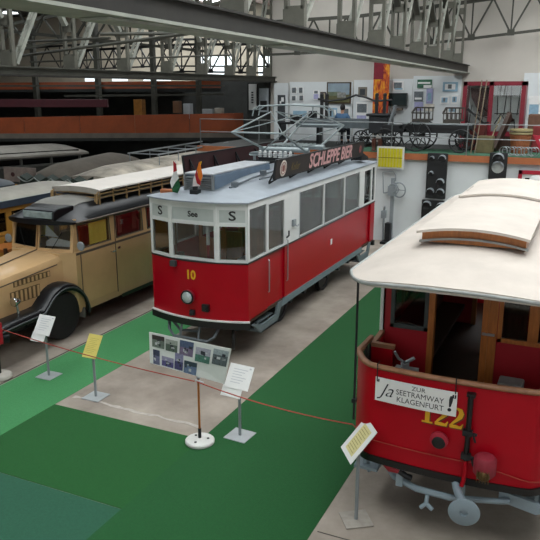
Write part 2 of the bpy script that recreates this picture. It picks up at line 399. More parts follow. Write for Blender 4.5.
q = MB(); q.box(p.x-.22, p.x+.22, p.y, p.y+.3, 3.0, p.z+.6); tag(q.build('locker', M('ochre', '8a5a18', .6, var=.3, scale=6)), 'ochre yellow locker standing behind the orange parapet', 'locker')
# windows high in the far hall wall
GLOW = emit('daylight_glass', 'dfe8ea', 1.3)
for i, (X, w) in enumerate(((-33, 1.3), (-30.6, 1.3), (-27.5, 2.2), (-23, 2.6), (-18.5, 2.6), (-15, 2.2))):
    struct(MB().box(X-w/2, X+w/2, 40.93, 40.99, 5.6 if i < 3 else 5.9, 6.2 if i < 3 else 7.1).build('window_%d' % (i+10), GLOW))
for i, (x, y, w) in enumerate(((42, 19, 1.1), (50, 20, 1.0), (82, 24, .9), (8, 13, 1.0), (97, 30, .6), (235, 4, .8), (290, 2, .9))):
    p = onZ(x, y, 10.14)
    struct(MB().box(p.x-w/2, p.x+w/2, p.y-.6, p.y+.6, 10.12, 10.19).build('window_%d' % (i+30), emit('roof_glass%d' % i, 'e8f0f2', 2.2)))
# ------------------------------------------------ daylight
SKY = emit('skylight_glass', 'eef3f5', SKYL)
SKY3 = emit('skylight_glass_dim', 'e6eef2', SKYL*.7)
struct(MB().box(-11.3, -7.6, 1, 25, 10.12, 10.19).build('window_1', SKY))
struct(MB().box(-2.8, 3.2, 1, 25, 10.12, 10.19).build('window_2', SKY))
struct(MB().box(-22.5, -19.5, 2, 26, 10.12, 10.19).build('window_3', SKY3))
struct(MB().box(-30, -14, 31, 39, 10.12, 10.19).build('window_7', SKY))  # unseen skylight, added to brighten the far hall wall
FRONTG = emit('front_window_glass', 'eef2f4', SKYL*.42)
for i, X in enumerate((-12, -5, 2)):
    struct(MB().box(X-2.6, X+2.6, -5.99, -5.94, 4.6, 8.6).build('window_%d' % (i+4), FRONTG))
# ================================================================ tram 10
TX, TY = -6.505, 10.6
tram = thing('tram', 'red and white tram number 10 with grey roof and beer advertising board', 'tram', (TX, TY, 0))
HW, TL = 1.045, 8.45
def T(u, v, z): return Vector((TX+u, TY+v, z))
def vf(u): return .24*(min(abs(u), HW)/HW)**2.0
US = [-HW+2*HW*i/20 for i in range(21)]
def front(o=0., uu=US): return [(TX+u*(1+o/HW), TY+vf(u)-o) for u in uu]
def rear(o=0.): return [(TX+u*(1+o/HW), TY+TL-vf(u)+o) for u in US]
MB().strip(front(), .82, 1.93, .05).build('front_panel', RED, tram, smooth=40)
MB().strip(rear(), .82, 1.93, -.05).build('rear_panel', RED, tram, smooth=40)
MB().strip(front(.035), .68, .82, .09).build('front_buffer_band', BLACK, tram, smooth=40)
MB().strip(front(.042), .815, .84, .05).build('white_edge_line', WHITE, tram, smooth=40)
MB().strip(rear(.035), .68, .82, -.09).build('rear_buffer_band', BLACK, tram, smooth=40)
MB().strip(front(.01), 1.925, 1.95, .06).build('black_waist_line', BLACK, tram, smooth=40)
for s in (-1, 1):
    x = TX+s*HW
    b = MB(); b.box(x-.04, x, TY+.23, TY+1.05, .84, 1.95) if s > 0 else b.box(x, x+.04, TY+.23, TY+1.05, .84, 1.95)
    b.build('side_panel', RED, tram)
    d = MB(); d.box(x-s*.05-.015, x-s*.05+.015, TY+1.05, TY+1.88, .84, 1.97); dd = d.build('door', RED, tram)
    hb = MB(); hb.tube([(x+s*.03, TY+1.03, 1.2), (x+s*.05, TY+1.03, 1.22), (x+s*.05, TY+1.03, 1.83), (x+s*.03, TY+1.03, 1.85)], .014); part(hb.build('handrail', STEEL, dd), 'polished grab rail by the door')
    hb = MB(); hb.tube([(x+s*.02, TY+1.93, 1.2), (x+s*.05, TY+1.93, 1.22), (x+s*.05, TY+1.93, 2.05), (x+s*.02, TY+1.93, 2.07)], .014); part(hb.build('handrail', STEEL, dd), 'polished grab rail behind the door')
    b = MB(); b.box(x-.045, x+.0, TY+1.88, TY+7.1, .86, 1.95) if s > 0 else b.box(x, x+.045, TY+1.88, TY+7.1, .86, 1.95)
    b.build('side_panel', RED, tram)
    b = MB(); b.box(x-.1, x-.05, TY+7.1, TY+7.85, .84, 1.97) if s > 0 else b.box(x+.05, x+.1, TY+7.1, TY+7.85, .84, 1.97)
    b.build('door', RED, tram)
    b = MB(); b.box(x-.045, x, TY+7.85, TY+TL-.23, .84, 1.95) if s > 0 else b.box(x, x+.045, TY+7.85, TY+TL-.23, .84, 1.95)
    b.build('side_panel', RED, tram)
    k = MB(); k.prism([(TY+1.7, .70), (TY+1.78, .86), (TY+7.1, .86), (TY+7.1, .72), (TY+2.3, .72)], 'x', x-.03, x+.012)
    k.build('grey_sill', M('sill_grey', '66757a', .55, var=.08), tram)
    k = MB(); k.box(x-.02, x+.012, TY+4.6, TY+4.7, 1.42, 1.55); k.build('notice_plate', WHITE, tram)
    # white window wall with openings
    holes = [(.29, 1.0, 2.0, 2.93), (1.1, 1.84, 2.0, 2.9), (2.65, 4.07, 2.0, 2.93), (4.15, 5.52, 2.0, 2.93), (5.6, 6.78, 2.0, 2.93), (7.18, 7.8, 2.0, 2.9), (7.9, TL-.29, 2.0, 2.93)]
    w = MB(); plate_with_holes(w, .23, TL-.23, 1.95, 3.06, holes, lambda u, z, d: T(s*(HW-.03+.035*d/.035*1.0) if False else s*(HW-.04+d), u, z), .045)
    w.build('window_frame', WHITE, tram)
    for h in holes:
        g = MB(); g.box(x-s*.02-.004, x-s*.02+.004, TY+h[0]-.01, TY+h[1]+.01, h[2]-.01, h[3]+.01); g.build('window_pane', G_CLEAR, tram)
    l = MB()
    for h in holes[2:5]: l.box(x-.012, x+.012, TY+h[0]-.03, TY+h[0]+.0, 1.97, 2.95); l.box(x-.01, x+.014, TY+h[0], TY+h[1], 1.965, 1.995)
    l.build('window_bar', STEEL, tram)
    b = MB(); b.box(x-.01, x+.02, TY+.23, TY+TL-.23, 1.94, 1.965); b.build('waist_moulding', BLACK, tram)
    sw = MB(); sw.box(x, x+s*.05, TY+2.22, TY+2.36, 2.28, 2.42); sw.tube([(x+s*.05, TY+2.28, 2.33), (x+s*.09, TY+2.3, 2.28), (x+s*.09, TY+2.4, 2.3)], .012); sw.build('door_switch', GREYM, tram)
    lk = MB(); lk.tube([(x+s*.01, TY+1.95, 2.1), (x+s*.06, TY+1.95, 2.15), (x+s*.06, TY+1.95, 2.25)], .018); lk.build('latch', IRON, tram)
# end window bands
def end_band(pl, sgn, nm):
    posts = [-HW, -.49, .49, HW]
    def P(u, z, d=0): q = pl(u); return Vector((TX+u, q+sgn*d, z))
    f = MB()
    for i in range(3):
        a, c = posts[i], posts[i+1]
        na, nc = (.03 if i == 0 else .035), (.03 if i == 2 else .035)
        fn = lambda t, z, d: P(a+(c-a)*t, z, 0).lerp(P(a+(c-a)*t, z, 1), 0)+Vector((0, sgn*d, 0)) if False else Vector((TX+a+(c-a)*t, (pl(a)*(1-t)+pl(c)*t)+sgn*d, z))
        W = abs(c-a); e = .05/W
        plate_with_holes(f, 0, 1, 1.95, 3.06, [(e, 1-e, 2.0, 2.62), (e, 1-e, 2.69, 2.92)], fn, .05)
        g = MB(); g.add([fn(0.02, 1.97, .02), fn(.98, 1.97, .02), fn(.98, 2.64, .02), fn(.02, 2.64, .02), fn(0.02, 1.97, .028), fn(.98, 1.97, .028), fn(.98, 2.64, .028), fn(.02, 2.64, .028)], [(0, 1, 2, 3), (7, 6, 5, 4), (0, 1, 5, 4), (1, 2, 6, 5), (2, 3, 7, 6), (3, 0, 4, 7)])
        g.build('window_pane', G_CLEAR, tram)
        s = MB(); q = [fn(x, z, d) for d in (.012, .02) for x, z in ((.02, 2.67), (.98, 2.67), (.98, 2.94), (.02, 2.94))]
        s.add(q, [(0, 1, 2, 3), (7, 6, 5, 4), (0, 1, 5, 4), (1, 2, 6, 5), (2, 3, 7, 6), (3, 0, 4, 7)])
        sb = s.build('route_panel', M('route_glass', 'b4bbb8', .3, var=.06), tram)
        tx = 'S' if i != 1 else 'See'
        t = MB(); t.text(tx, .24 if i != 1 else .15, lambda x, y, z: fn(.5+x/W*(1 if sgn > 0 else -1), 2.805+y, .009-z), .004, sx=1.25 if i != 1 else 1, offset=.004)
        t.build('lettering', BLACK, sb)
    f.build('window_frame', WHITE, tram)
end_band(lambda u: TY+vf(u), 1, 'front')
end_band(lambda u: TY+TL-vf(u), -1, 'rear')
# fittings of the front
b = MB(); b.text('10', .24, lambda x, y, z: Vector((TX-.04+x, TY+vf(x-.04)-.006-z, 1.665+y)), .004, sx=.9, offset=.008); b.build('fleet_number', YELLOW, tram)
b = MB(); hy = TY-.0
b.lathe([(.08, 0), (.125, -.02), (.135, -.08), (.14, -.1), (.12, -.11), (.0, -.115)], (TX-.07, hy, 1.26), (0, 1, 0), 24)
hl = b.build('headlamp', M('lamp_pinkred', '8a1a2c', .4), tram, smooth=35)
b = MB(); b.lathe([(.112, -.108), (.1, -.125), (.05, -.14), (0, -.143)], (TX-.07, hy, 1.26), (0, 1, 0), 20); b.build('lens', M('lamp_lens', 'b9c2c4', .12, .3, var=.25, scale=14), hl, smooth=60)
MB().ring((TX-.07, hy-.108, 1.26), (0, 1, 0), .122, .016).build('rim', M('dark_rim', '2a2a2a', .4, .6), hl, smooth=60)
b = MB(); b.box(TX-.47, TX-.35, TY-.05, TY+.06, 1.8, 1.91); b.build('tail_lamp', M('box_dark_grey', '3c4144', .5), tram, bevel=.01)
b = MB(); b.box(TX+.2, TX+.34, TY-.05, TY+.03, 1.0, 1.14); b.cyl((TX+.27, TY-.05, 1.07), (TX+.27, TY-.08, 1.07), .045); b.build('socket_box', BLACK, tram, bevel=.008)
b = MB(); b.box(TX-.06, TX+.04, TY-.06, TY+.02, .9, 1.0); b.cyl((TX-.01, TY-.04, .95), (TX-.01, TY-.1, .93), .035); b.build('hose_coupling', IRON, tram, bevel=.006)
# running gear
b = MB(); b.tube([T(-.72, .25, .68), T(-.62, .1, .5), T(-.45, -.02, .42), T(.3, -.05, .42), T(.42, .02, .5), T(.45, .2, .68)], .03); b.tube([T(-.3, .05, .68), T(-.3, -.03, .44)], .025); b.tube([T(.1, .05, .68), T(.1, -.03, .44)], .025)
b.tube([T(-.72, .3, .66), T(-.5, .3, .42), T(-.1, .4, .42)], .03); b.build('lifeguard_bar', M('underframe_grey', '5c6468', .55, .2), tram, smooth=40)
b = MB(); b.ring(T(.66, .35, .42), (1, .5, 0), .2, .03); b.build('air_hose', BLACK, tram, smooth=60)
b = MB()
for s in (-1, 1): b.box(TX+s*.62-.06, TX+s*.62+.06, TY+.5, TY+TL-.5, .5, .7)
for v in (.8, 1.8, 2.6, 3.4, 4.9, 5.7, 6.5, 7.4): b.box(TX-.9, TX+.9, TY+v-.06, TY+v+.06, .52, .72)
b.box(TX-.3, TX+.3, TY+3.3, TY+5, .3, .55); b.build('underframe', IRON, tram)
for v in (2.75, 5.5):
    for s in (-1, 1):
        w = MB(); c = T(s*.52, v, .4)
        w.lathe([(.05, -.08), (.3, -.05), (.34, -.06), (.43, -.06), (.43, -.035), (.4, -.03), (.4, .05), (.33, .05), (.3, .02), (.1, .03), (.1, .09), (.03, .1)], c, (s, 0, 0), 28); w.build('wheel', IRON, tram, smooth=30)
    a = MB(); a.cyl(T(-.6, v, .4), T(.6, v, .4), .06); a.build('axle', IRON, tram)
STEPG = M('step_grey', '5f6b6e', .6, var=.15)
for s in (-1, 1):
    for v0, fl in ((.72, 1), (6.9, 0)):
        b = MB(); x0, x1 = (TX+s*(HW-.32), TX+s*(HW+.03)); x0, x1 = min(x0, x1), max(x0, x1)
        yy = [TY+v0-.35, TY+v0, TY+v0+.75, TY+v0+1.0]
        if not fl: yy = [TY+v0-.25, TY+v0, TY+v0+.75, TY+v0+1.0]
        b.prism([(yy[0], .72), (yy[1], .46), (yy[2], .46), (yy[3], .84), (yy[3]-.2, .84), (yy[2]-.05, .62), (yy[1]+.05, .62), (yy[0]+.1, .72)], 'x', x1-.05 if s > 0 else x0, x1 if s > 0 else x0+.05)
        b.box(x0, x1, yy[1], yy[2], .46, .49); b.box(x0, x1-.1 if s > 0 else x1, yy[1]+.02, yy[2]-.02, .62, .65); b.build('step', STEPG, tram)
# interior
MB().solid([[T(u, vf(u)+.06, .8) for u in US], [T(u, TL-vf(u)-.06, .8) for u in US]], [[T(u, vf(u)+.06, .86) for u in US], [T(u, TL-vf(u)-.06, .86) for u in US]]).build('floor_deck', WOODD, tram)
for v, dr in ((1.92, 1), (7.06, -1)):
    f = MB(); plate_with_holes(f, -HW+.05, HW-.05, .86, 3.0, [(-.34, .34, .86, 2.8), (-.92, -.42, 1.95, 2.75), (.42, .92, 1.95, 2.75)], lambda u, z, d: T(u, v+d, z), .05)
    f.build('bulkhead', WOODL, tram)
for s in (-1, 1):
    for v in (2.3, 3.3, 4.3, 5.3, 6.2):
        b = MB(); x0, x1 = sorted((TX+s*.35, TX+s*.96)); b.box(x0, x1, TY+v, TY+v+.42, 1.25, 1.32); b.box(x0, x1, TY+v+.38, TY+v+.44, 1.32, 1.95); b.box(x0+.05, x0+.1, TY+v+.05, TY+v+.4, .86, 1.25); b.box(x1-.1, x1-.05, TY+v+.05, TY+v+.4, .86, 1.25)
        b.build('seat', WOODL, tram)
c = MB(); c.box(TX-.78, TX-.36, TY+.32, TY+.66, .86, 1.85); c.cyl(T(-.57, .5, 1.85), T(-.57, .5, 1.95), .08); c.bar(T(-.57, .5, 1.95), T(-.45, .36, 1.99), .03, .03); c.build('controller', M('controller_brown', '3e2c1e', .5), tram, bevel=.02)
c = MB(); c.cyl(T(.06, .5, .86), T(.06, .5, 2.15), .028, n=10); bp = c.build('brake_pillar', M('brake_red', 'a02018', .4), tram)
c = MB(); c.cyl(T(.06, .5, 2.15), T(.06, .5, 2.6), .035, n=10); c.build('upper_pole', WHITE, bp)
c = MB()
for u in (-.82, .8): c.cyl(T(u, .75, .86), T(u, .75, 3.0), .02, n=8)
c.cyl(T(.7, 1.2, .86), T(.7, 1.2, 3.0), .05, n=8); c.build('grab_pole', M('pole_wood', '6d573a', .5), tram)
c = MB(); c.box(TX+.3, TX+.95, TY+1.2, TY+1.6, .86, 1.75); c.build('locker', WHITE, tram, bevel=.02)
MB().solid([[T(u*.96, vf(u)+.1, 2.99) for u in US], [T(u*.96, TL-vf(u)-.1, 2.99) for u in US]], [[T(u*.96, vf(u)+.1, 3.02) for u in US], [T(u*.96, TL-vf(u)-.1, 3.02) for u in US]]).build('inner_ceiling', WHITE, tram)
# roof
def roofz(s, v):
    e = min(v+.06, TL+.06-v); r = min(1, max(0, e)/2.4); r = r*r*(3-2*r)*.8+.2*min(1, e/.4)
    return 3.065+.25*(1-abs(s)**2.6)*r
NS, NV = 24, 40
top, bot = [], []
for i in range(NV+1):
    t = i/NV; t = t**1.6*.5/.5**1.6 if t < .5 else 1-(1-t)**1.6*.5/.5**1.6
    rt, rb = [], []
    for k in range(NS+1):
        s = -1+2*k/NS; u = (HW+.035)*s; fv = .25*abs(s)**2.1
        v = (-.06+fv)+t*((TL+.06-fv)-(-.06+fv))
        rt.append(T(u, v, roofz(s, -.06+t*(TL+.12)))); rb.append(T(u*.995, v, 3.04))
    top.append(rt); bot.append(rb)
MB().solid(top, bot).build('roof', ROOFG, tram, smooth=45)
# louvred resistor housing
hx0, hx1, hy0, hy1 = -.55, .10, .68, 3.2
b = MB(); b.prism([(hx0, 3.1), (hx0, 3.42), (hx0+.04, 3.455), (hx1-.04, 3.455), (hx1, 3.42), (hx1, 3.1)], 'y', TY+hy0+.04, TY+hy1)
b.xf(lambda p: p+Vector((TX, 0, 0))); hs = b.build('resistor_housing', M('housing_blue_grey', '6f8296', .5, var=.1), tram)
b = MB(); b.box(TX+hx0+.02, TX+hx1-.02, TY+hy0-.0, TY+hy1+.02, 3.45, 3.475); b.build('lid', M('lid_pale', 'b9bcc0', .6), hs)
b = MB()
for k in range(7):
    z = 3.15+k*.041; b.bar(T(hx0+.03, hy0+.02, z), T(hx1-.03, hy0+.02, z), .06, .014, up=(0, -.5, 1))
b.box(TX+hx0, TX+hx0+.04, TY+hy0-.01, TY+hy0+.06, 3.12, 3.44); b.box(TX+hx1-.04, TX+hx1, TY+hy0-.01, TY+hy0+.06, 3.12, 3.44); b.build('louvre', M('louvre_grey', '8a9092', .5, .3), hs)
b = MB(); b.box(TX-.98, TX-.62, TY+.5, TY+.62, 3.08, 3.15); b.build('roof_block', M('block_orange', 'a5623c', .7), tram)
b = MB(); b.box(TX-.22, TX-.06, TY+.34, TY+.48, 3.08, 3.2); b.cyl(T(-.14, .41, 3.2), T(-.14, .41, 3.26), .05); b.build('flag_socket', IRON, tram)
# conduit on the roof
b = MB(); b.tube([T(.3, .95, 3.2), T(.42, 1.7, 3.31), T(.5, 2.8, 3.37), T(.52, 3.6, 3.4), T(.5, 4.3, 3.6)], .022); 
for q in (T(.33, 1.1, 3.23), T(.46, 2.1, 3.36)): b.box(q.x-.05, q.x+.05, q.y-.06, q.y+.06, q.z-.05, q.z+.06)
b.tube([T(.62, 1.6, 3.30), T(.7, 3.2, 3.30)], .014); b.build('conduit', M('conduit_grey', '6a7278', .5, .3), tram)
# insulator rows
b = MB(); b.bar(T(-.35, 3.6, 3.5), T(.45, 3.6, 3.5), .06, .05); b.bar(T(-.55, 3.3, 3.47), T(.62, 3.35, 3.47), .03, .03); b.build('insulator_frame', IRON, tram)
for k in range(7):
    q = T(-.33+k*.125, 3.6, 3.53); w = MB(); w.lathe([(.03, 0), (.055, .01), (.03, .03), (.055, .05), (.03, .07), (.055, .09), (.03, .11), (.045, .13), (.02, .15)], q, n=12); w.build('insulator', M('porcelain', 'd4d6d6', .25, var=.04), tram, smooth=50)
# advertising boards
BOARD = M('board_black_brown', '241c1b', .55, var=.2, scale=4)
for s in (1, -1):
    xb = TX+s*1.0
    tl = lambda d, z: xb+s*((z-3.36)*.12+d)
    b = MB(); y0, y1 = TY+1.45, TY+7.0
    b.add([(tl(d, z), y, z) for d in (-.02, .02) for y in (y0, y1) for z in (3.34, 3.70)], [(0, 1, 3, 2), (4, 6, 7, 5), (0, 4, 5, 1), (2, 3, 7, 6), (0, 2, 6, 4), (1, 5, 7, 3)])
    bd = b.build('advertising_board', BOARD if s > 0 else M('board_maroon', '3a1517', .6, var=.2, scale=4), tram)
    fr = MB()
    for z in (3.34, 3.70): fr.bar((tl(.0, z), y0, z), (tl(.0, z), y1, z), .06, .025)
    for y in (y0, y1): fr.bar((tl(0, 3.34), y, 3.34), (tl(0, 3.70), y, 3.70), .06, .03)
    fr.build('frame', IRON, bd)
    for k in range(6): br = MB(); yy = y0+.2+k*1.02; br.bar((tl(-.02, 3.36), yy, 3.33), (xb-s*.2, yy, 3.22), .04, .03); br.bar((tl(-.02, 3.38), yy, 3.34), (tl(-.03, 3.62), yy, 3.62), .03, .03); br.bar((tl(-.03, 3.6), yy, 3.6), (xb-s*.2, yy, 3.24), .03, .03); br.build('bracket', IRON, bd)
    if s > 0:
        P = lambda y, z, d: Vector((tl(.026+d, z), y, z))
        t = MB(); t.text('SCHLEPPE BIER', .47, lambda x, y, z: P(TY+4.62+x, 3.515+y*.92, z*.5), .006, sx=.93, offset=.012); t.xf(lambda p: p); t.build('lettering', M('letter_pink', 'cfa0a0', .6), bd)
        t = MB(); t.lathe([(.16, 0), (.16, .008), (0, .008)], (0, 0, 0), (0, 0, 1), 28); t.xf(lambda p: P(TY+1.78+p.x*.95, 3.52+p.y, p.z)); t.build('logo_disc', M('logo_pale', 'c9c1b8', .6, var=.1), bd)
        t = MB(); t.ring((0, 0, .009), (0, 0, 1), .115, .008); t.bar((-.06, 0, .01), (.06, 0, .01), .1, .006); t.bar((0, -.07, .01), (0, .07, .01), .05, .006); t.xf(lambda p: P(TY+1.78+p.x*.95, 3.52+p.y, p.z)); t.build('logo_mark', M('logo_red', '8a5a52', .6), bd)
        t = MB(); t.text('Keller', .21, lambda x, y, z: P(TY+2.4+x, 3.5+y*1.1, z*.5), .004, shear=.35, sx=.9); t.build('script_lettering', M('script_gold', '6a5a38', .6), bd)
        t = MB(); t.ring((0, 0, 0), (0, 0, 1), .07, .02); t.bar((0, -.1, 0), (0, .1, 0), .04, .01); t.xf(lambda p: P(TY+6.72+p.x, 3.52+p.y, p.z*.4)); t.build('emblem', M('emblem_red', '8d4f4f', .6), bd)
b = MB(); b.prism([(TY+7.0, 3.2), (TY+7.0, 3.42), (TY+7.55, 3.26), (TY+7.6, 3.16)], 'x', TX+.75, TX+1.0); b.build('roof_ventilator', IRON, tram)
# pantograph
PG = M('pantograph_grey', '9aa5a6', .45, .3, var=.1)
pn = MB(); c0 = 4.7; W = .62
pn.tube([T(-W, 3.7, 3.58), T(W, 3.7, 3.58), T(W, 5.7, 3.58), T(-W, 5.7, 3.58)], .04, closed=True)
for u in (-W, W):
    for v in (3.9, 5.5): pn.cyl(T(u, v, 3.3), T(u, v, 3.6), .035, n=8)
pn.cyl(T(-W, 4.2, 3.66), T(W, 4.2, 3.66), .06); pn.cyl(T(-W, 5.2, 3.66), T(W, 5.2, 3.66), .06)
for k in range(9): pn.cyl(T(-.45+k*.11, 4.3, 3.74), T(-.45+k*.11, 5.1, 3.74), .02, n=6)
pg = pn.build('pantograph', PG, tram, smooth=50)
for v, kv in ((4.2, 2.75), (5.2, 6.65)):
    la = MB()
    for u, ku in ((-W*.8, -.6), (W*.8, .6)): la.tube([T(u, v, 3.66), T(ku, kv, 4.12)], [.03, .02])
    la.tube([T(-.6, kv, 4.12), T(.6, kv, 4.12)], .018); la.tube([T(-.5, v, 3.66), T(.6, kv, 4.12)], .013); la.build('lower_arm', PG, pg, smooth=50)
ua = MB()
for kv, tv in ((2.75, 4.55), (6.65, 4.85)):
    for ku, u in ((-.6, -.5), (.6, .5)): ua.tube([T(ku, kv, 4.12), T(u, tv, 4.5)], [.02, .016])
    ua.tube([T(-.6, kv, 4.12), T(.5, tv, 4.5)], .011); ua.tube([T(.6, kv, 4.12), T(-.5, tv, 4.5)], .011)
ua.build('upper_arm', PG, pg, smooth=50)
bw = MB()
for dv in (-.17, .17):
    bw.tube([T(-.98, 4.7+dv, 4.4), T(-.94, 4.7+dv, 4.55), T(-.8, 4.7+dv, 4.63), T(0, 4.7+dv, 4.67), T(.8, 4.7+dv, 4.63), T(.94, 4.7+dv, 4.55), T(.98, 4.7+dv, 4.4)], .018)
for u in (-.94, -.5, .5, .94): bw.tube([T(u, 4.53, 4.55 if abs(u) > .9 else 4.64), T(u, 4.87, 4.55 if abs(u) > .9 else 4.64)], .012)
for u in (-.5, .5): bw.tube([T(u, 4.7, 4.48), T(u, 4.7, 4.65)], .016)
bw.build('collector_bow', PG, pg, smooth=50)
# two flags standing at the front of the roof (things of their own)
def flag(u, v, z, tip, bands, label, pm):
    t = thing('flag', label, 'flag', T(u, v, z), 'flags on the tram roof'); p0 = T(u, v, z)
    MB().tube([p0, p0+Vector((tip[0], .02, tip[1]))], .011, 6).build('flag_pole', pm, t)
    for i, (c, poly) in enumerate(bands):
        g = MB(); n = len(poly); w = lambda x, zz: .03*math.sin(14*x+5*zz)-.012*i-.02
        g.add([p0+Vector((x, w(x, zz), zz)) for x, zz in poly]+[p0+Vector((x, w(x, zz)-.008, zz)) for x, zz in poly], [tuple(range(n)), tuple(range(n, 2*n))[::-1]]+[(k, (k+1) % n, n+(k+1) % n, n+k) for k in range(n)])
        g.build('cloth_band', M('cloth_'+c, c, .85, var=.1, scale=9), t)
flag(-.60, .40, 3.12, (.05, .60), [('a01522', [(.03, .6), (.10, .55), (.10, .42), (.0, .38)]), ('d8d8d6', [(-.0, .38), (.10, .42), (.15, .28), (.05, .2), (-.02, .08), (-.06, .2)]), ('12502c', [(.05, .2), (.15, .28), (.17, .12), (.09, .0), (.0, .02), (-.02, .08)])], 'red white and green flag drooping on its pole at the front of the tram roof', WHITE)
flag(-.23, .50, 3.14, (.17, .58), [('d8741a', [(.17, .58), (.20, .5), (.235, .32), (.19, .22), (.14, .27), (.11, .44)]), ('a51620', [(.11, .44), (.14, .27), (.19, .22), (.17, .14), (.09, .17), (.05, .32)]), ('d2cac8', [(.05, .32), (.09, .17), (.17, .14), (.1, .07), (.0, .12), (.01, .24)])], 'orange red and white flag leaning in front of the louvred box on the tram roof', YELLOW)
# ================================================================ tramway car 122
QX, QY = -1.14, 7.06
car = thing('tram', 'open platform red tramway car number 122 with pale canvas roof', 'tram', (QX, QY, 0))
QW, QL = 1.16, 6.75
def Q(u, v, z): return Vector((QX+u, QY+v, z))
def qf(u): a = min(1, abs(u)/QW); return .10*a*a+.32*max(0, (a-.72)/.28)**2.2
QU = sorted({round(x, 4) for x in [-QW+2*QW*i/24 for i in range(25)]+[-QW+.02*i for i in range(14)]+[QW-.02*i for i in range(14)]})
def qplan(o=0., end=0): return [(QX+u*(1+o/QW), (QY+qf(u)-o) if not end else (QY+QL-qf(u)+o)) for u in QU]
MB().strip(qplan(), .85, 1.93, .04).build('front_panel', RED2, car, smooth=40)
MB().strip(qplan(0, 1), .85, 1.93, -.04).build('rear_panel', RED2, car, smooth=40)
MB().strip(qplan(.02), .77, .85, .1).build('front_sill', BLACK, car, smooth=40)
MB().strip(qplan(.02, 1), .77, .85, -.1).build('rear_sill', BLACK, car, smooth=40)
for e in (0, 1):
    hr = MB(); pl = qplan(-.01, e)
    pts = [Vector((p[0], p[1], 1.965)) for p in pl]
    hr.tube([pts[0]+Vector((0, (.12 if not e else -.12), 0))]+pts+[pts[-1]+Vector((0, (.12 if not e else -.12), 0))], .042, 10); hr.xf(lambda p: Vector((p.x, p.y, 1.965+(p.z-1.965)*.75)))
    part(hr.build('handrail', RAIL, car, smooth=60), 'brown wooden handrail capping the end panel')
# fleet number with serifs, drawn as ribbons of varying width
def dashpt(u, z, d): return Vector((QX+u, QY+qf(u)-d, z))
def ribbon(mb, pts, u0, z0, sc):
    A, B = [], []
    for i, (x, y, w) in enumerate(pts):
        a = Vector(pts[max(i-1, 0)][:2]); b = Vector(pts[min(i+1, len(pts)-1)][:2]); d = (b-a).normalized(); n = Vector((-d.y, d.x))*w/2
        A.append([(x+n.x, y+n.y), (x-n.x, y-n.y)])
    f = lambda p, d: dashpt(u0+p[0]*sc, z0+p[1]*sc, d)
    mb.solid([[f(p, .004) for p in r] for r in A], [[f(p, .008) for p in r] for r in A])
one = [[(0, 0, .2), (0, .92, .2)], [(0, .04, .0), (0, .04, .0)], [(-.24, .04, .08), (.24, .04, .08)], [(.02, .94, .1), (-.12, .86, .12), (-.22, .82, .03)]]
two = [[(-.24, .68, .16), (-.22, .76, .17), (-.14, .88, .12), (0, .94, .08), (.15, .88, .17), (.2, .72, .22), (.15, .56, .2), (.02, .4, .13), (-.14, .24, .1), (-.26, .08, .07)], [(-.28, .07, .14), (.0, .08, .16), (.2, .06, .14), (.28, .24, .04)]]
for mt, du, dz, dd in ((M('number_shade', '6a3a12', .5), .012, -.012, 0), (YELLOW, 0, 0, .004)):
    nb = MB()
    for gl, u in ((one, -.155), (two, .0), (two, .16)):
        for st in gl:
            if len(st) == 2 and st[0] == st[1]: continue
            ribbon(nb, st, u-.055+du, 1.425+dz, .25)
    nb.xf(lambda p: p+Vector((0, -dd, 0))); nb.build('fleet_number', mt, car)
# gong, pipe, lamp, hooks
b = MB(); b.lathe([(.02, 0), (.07, -.02), (.1, -.06), (.1, -.09), (.07, -.1), (0, -.1)], Q(-.055, .0, 1.28), (0, 1, 0), 24); gg = b.build('headlamp', M('lamp_red', 'a01830', .5, var=.1), car, smooth=40)
b = MB(); b.lathe([(.075, -.098), (.06, -.106), (0, -.108)], Q(-.055, 0, 1.26), (0, 1, 0), 20); b.build('lens', BLACK, gg, smooth=40)
b = MB(); b.tube([Q(.245, -.05, 1.86), Q(.245, -.06, 1.80), Q(.245, -.06, 1.3), Q(.24, -.06, 1.1)], .03, 10); b.box(QX+.2, QX+.29, QY-.07, QY, 1.84, 1.88); b.build('brake_pipe', M('pipe_black', '1d1a1c', .4, .3), car, smooth=50)
b = MB(); b.tube([Q(.24, -.06, 1.1), Q(.235, -.06, .85), Q(.22, -.07, .78)], .024, 8); b.build('brake_pipe_end', RED2, car, smooth=50)
b = MB()
for z in (1.43, 1.15):
    b = MB(); b.box(QX+.19, QX+.29, QY-.1, QY-.03, z-.03, z+.03); b.cyl(Q(.28, -.07, z), Q(.34, -.07, z-.01), .018, n=8); b.tube([Q(.3, -.1, z+.02), Q(.33, -.1, z-.08)], .012, 6); b.build('stop_cock', IRON, car)
b = MB(); b.lathe([(.09, .0), (.12, .04), (.12, .2), (.1, .23), (.03, .25)], Q(.45, -.11, .99), (0, 0, 1), 18); tl_ = b.build('tail_lamp', M('lamp_red2', '8f2434', .6, var=.2), car, smooth=40)
b = MB(); b.sphere(Q(.45, -.19, 1.04), .075, (1, .7, 1)); 
for k in range(5): b.bar(Q(.39+k*.03, -.24, .97), Q(.39+k*.03, -.24, 1.11), .008, .008)
b.build('lens', M('brass', '6d5a3a', .35, .8, var=.3), tl_, smooth=50)
